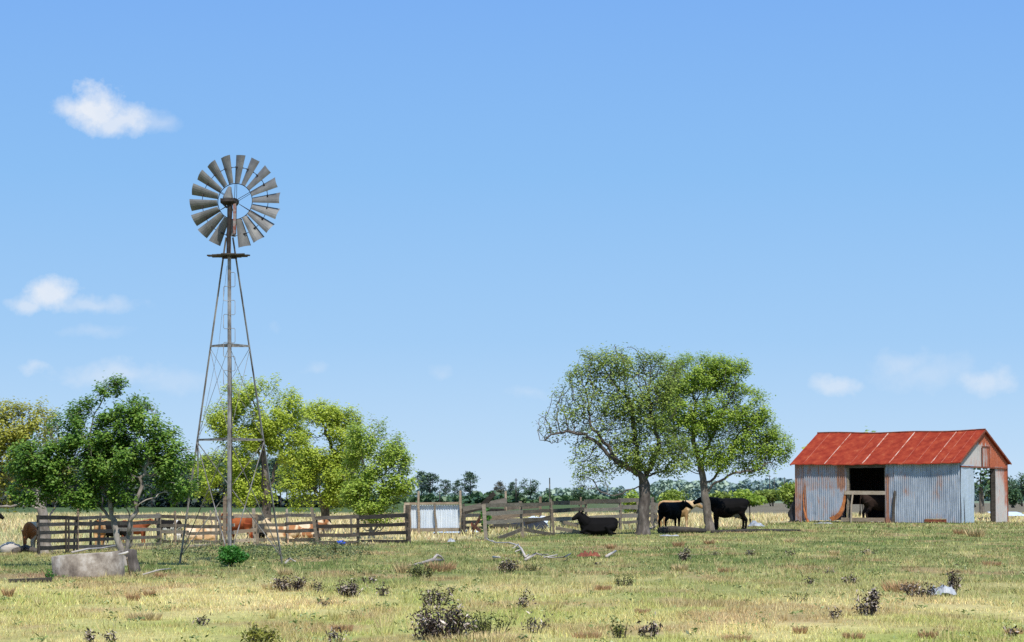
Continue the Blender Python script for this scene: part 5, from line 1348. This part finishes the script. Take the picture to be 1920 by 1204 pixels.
weed('dark weed at the bottom left, left one of two', 168, 1206, 24, 26, D_, 524)
weed('dark leaning weed at the bottom left, right one of two', 211, 1204, 22, 26, D_, 525, lean=-.2)
weed('dark sprig at the bottom right of the yellow weed', 628, 1204, 32, 28, D_, 526)
weed('bright yellow green weed clump at the bottom edge', 492, 1206, 74, 42, Yl, 527, dens=1.7)
weed('thin olive weed at the foot of the dark rails right of the windmill', 628, 1040, 14, 26, O_, 529)
weed('small grass green weed left of the tank end', 92, 1088, 16, 26, L['bush'], 530, dens=1.5)
for i, (px, py, w, h) in enumerate([(380, 1169, 26, 14), (612, 1136, 20, 10), (1407, 1041, 22, 10), (1630, 1038, 28, 9), (1482, 1041, 16, 7), (1518, 1095, 14, 12), (1555, 1075, 10, 8), (1895, 1194, 22, 12), (1120, 1060, 12, 9), (1340, 1042, 16, 8)]):
    weed('small scattered dark weed low in the pasture grass', px, py, w, h, D_, 540 + i, group='small scattered weeds')

# green undergrowth at the windmill foot (a mass nobody could count)
rng = np.random.default_rng(77); n = 5200
px = rng.uniform(285, 700, n); py = 1040 + rng.uniform(-12, 16, n) - np.abs(px - 480) * .02
gx = np.array([tuple(G(a, b)) for a, b in zip(px, py)])
dn = fbm(gx[:, 0] * 1.2, gx[:, 1] * .5, 9, 3); ok = dn > .5 - .12 * ((px > 460) & (px < 680)); gx = gx[ok]; dn = dn[ok]
gx[:, 2] = rng.uniform(0.0, 1, len(gx)) ** 1.2 * .34 * (dn * 1.6)
ob = quads_mesh('undergrowth', leaf_quads(gx, .07, rng, .4, .2), mat_leaf('undergrowth_leaves', (.03, .045, .02), (.10, .135, .05), (.24, .26, .12), .2), None, (0, 0, 0), .45 + rng.normal(0, .2, len(gx)))
tag(ob, 'low green weeds growing between the windmill and the fence', 'undergrowth', kind='stuff')

# ------------------------------------------------------------------ world, sun, camera
SEL, SDX, SDY = R(56), .22, -.975
w = bpy.data.worlds.new('World'); scene.world = w; w.use_nodes = True
nt = w.node_tree; nt.nodes.clear()
out = nt.nodes.new('ShaderNodeOutputWorld'); bg = nt.nodes.new('ShaderNodeBackground'); nt.links.new(bg.outputs[0], out.inputs[0])
tc = nt.nodes.new('ShaderNodeTexCoord'); sp = nt.nodes.new('ShaderNodeSeparateXYZ'); nt.links.new(tc.outputs['Generated'], sp.inputs[0])
sx, sy, sz = sp.outputs
sky = nt.nodes.new('ShaderNodeTexSky'); sky.sky_type = 'NISHITA'; sky.sun_disc = False
sky.sun_elevation = SEL; sky.sun_rotation = math.atan2(SDX, SDY); sky.altitude = 0; sky.air_density = 1.0; sky.dust_density = .6; sky.ozone_density = 2.0
# the summer air is very clear: read the sky a little higher above the horizon
cb = nt.nodes.new('ShaderNodeCombineXYZ'); nt.links.new(sx, cb.inputs[0]); nt.links.new(sy, cb.inputs[1])
nt.links.new(math_(nt, 'MULTIPLY_ADD', sz, 1.9, .045), cb.inputs[2])
nv = nt.nodes.new('ShaderNodeVectorMath'); nv.operation = 'NORMALIZE'; nt.links.new(cb.outputs[0], nv.inputs[0]); nt.links.new(nv.outputs[0], sky.inputs[0])
el = math_(nt, 'ARCTAN2', sz, math_(nt, 'SQRT', math_(nt, 'ADD', math_(nt, 'MULTIPLY', sx, sx), math_(nt, 'MULTIPLY', sy, sy))))
r = ramp(nt, [(0.0, (.61, .77, .945)), (.10, (.51, .715, .945)), (.30, (.375, .625, .94)), (.62, (.27, .54, .93)), (1.0, (.205, .445, .925))])
nt.links.new(math_(nt, 'DIVIDE', el, R(12.5), clamp=True), r.inputs[0])
SK = .10
sc_ = nt.nodes.new('ShaderNodeVectorMath'); sc_.operation = 'SCALE'; nt.links.new(r.outputs[0], sc_.inputs[0]); sc_.inputs['Scale'].default_value = 1 / SK
skyc = mix(nt, .93, sky.outputs[0], sc_.outputs[0])
# clouds: soft noise-edged puffs fixed in world directions
ysafe = math_(nt, 'MAXIMUM', sy, .02)
cx_, cz_ = math_(nt, 'DIVIDE', sx, ysafe), math_(nt, 'DIVIDE', sz, ysafe)
cv = nt.nodes.new('ShaderNodeCombineXYZ'); nt.links.new(cx_, cv.inputs[0]); nt.links.new(cz_, cv.inputs[1])
n1 = noise(nt, cv.outputs[0], 75, 9, .64); n2 = noise(nt, cv.outputs[0], 38, 6, .55)
nn = nt.nodes.new('ShaderNodeTexNoise'); nn.inputs['Scale'].default_value = 90; nn.inputs['Detail'].default_value = 4; nt.links.new(cv.outputs[0], nn.inputs['Vector'])
s3 = nt.nodes.new('ShaderNodeSeparateColor'); nt.links.new(nn.outputs['Color'], s3.inputs[0])
wxn = math_(nt, 'MULTIPLY_ADD', s3.outputs[0], .012, -.006); wzn = math_(nt, 'MULTIPLY_ADD', s3.outputs[1], .010, -.005)
tot = None
for (px, py, rx, ry, dn) in [(178, 205, 52, 42, 1.0), (225, 228, 55, 30, .85), (140, 200, 42, 24, .75), (290, 232, 50, 20, .34), (95, 553, 42, 30, .85), (60, 570, 48, 16, .6), (170, 572, 90, 16, .42), (180, 622, 70, 13, .22), (62, 690, 24, 12, .42),
                             (215, 702, 90, 24, .42), (330, 715, 90, 20, .2), (1568, 722, 40, 16, .5), (1700, 684, 50, 24, .32), (1740, 700, 90, 34, .25), (1845, 714, 52, 22, .5), (592, 690, 22, 10, .2), (990, 738, 36, 12, .18), (828, 699, 20, 10, .18), (520, 612, 14, 8, .12)]:
    d = ray(px, py); X, Z = d.x / d.y, d.z / d.y
    a = math_(nt, 'DIVIDE', math_(nt, 'SUBTRACT', math_(nt, 'ADD', cx_, wxn), X), rx * 1.3 / FPX)
    b = math_(nt, 'DIVIDE', math_(nt, 'SUBTRACT', math_(nt, 'ADD', cz_, wzn), Z), ry * 1.3 / FPX)
    l = math_(nt, 'SQRT', math_(nt, 'ADD', math_(nt, 'MULTIPLY', a, a), math_(nt, 'MULTIPLY', b, b)))
    k = math_(nt, 'SUBTRACT', 1.0, l)
    k = math_(nt, 'ADD', k, math_(nt, 'MULTIPLY_ADD', n1, 1.5, -.75))
    k = math_(nt, 'MULTIPLY', math_(nt, 'MULTIPLY', k, 1.0 + .5 * dn, clamp=True), dn)
    tot = k if tot is None else math_(nt, 'MAXIMUM', tot, k)
k = math_(nt, 'MULTIPLY', tot, math_(nt, 'GREATER_THAN', sy, .05))
k = math_(nt, 'MULTIPLY', math_(nt, 'MULTIPLY', k, .95), math_(nt, 'MULTIPLY_ADD', n2, .6, .65), clamp=True)
skyc = mix(nt, k, skyc, (.86 / SK, .89 / SK, .94 / SK))
nt.links.new(skyc, bg.inputs[0]); bg.inputs[1].default_value = SK
sun = bpy.data.lights.new('sun', 'SUN'); sun.energy = 5.0; sun.angle = R(.5); sun.color = (1.0, .955, .88)
so = bpy.data.objects.new('sun', sun); C.objects.link(so)
so.rotation_euler = Vector((SDX * math.cos(SEL), SDY * math.cos(SEL), math.sin(SEL))).to_track_quat('Z', 'Y').to_euler()
so.location = (20, -40, 60)
cam = bpy.data.cameras.new('camera'); cam.sensor_width = 36; cam.lens = 36 * FPX / 1920; cam.clip_start = .5; cam.clip_end = 20000
co = bpy.data.objects.new('camera', cam); C.objects.link(co); co.location = (0, 0, CAMH); co.rotation_euler = (R(90) + TILT, 0, 0)
scene.camera = co
scene.view_settings.view_transform = 'Standard'; scene.view_settings.look = 'None'; scene.view_settings.exposure = 0; scene.view_settings.gamma = 1
scene.cycles.max_bounces = 6; scene.cycles.transparent_max_bounces = 4
scene.cycles.use_denoising = False
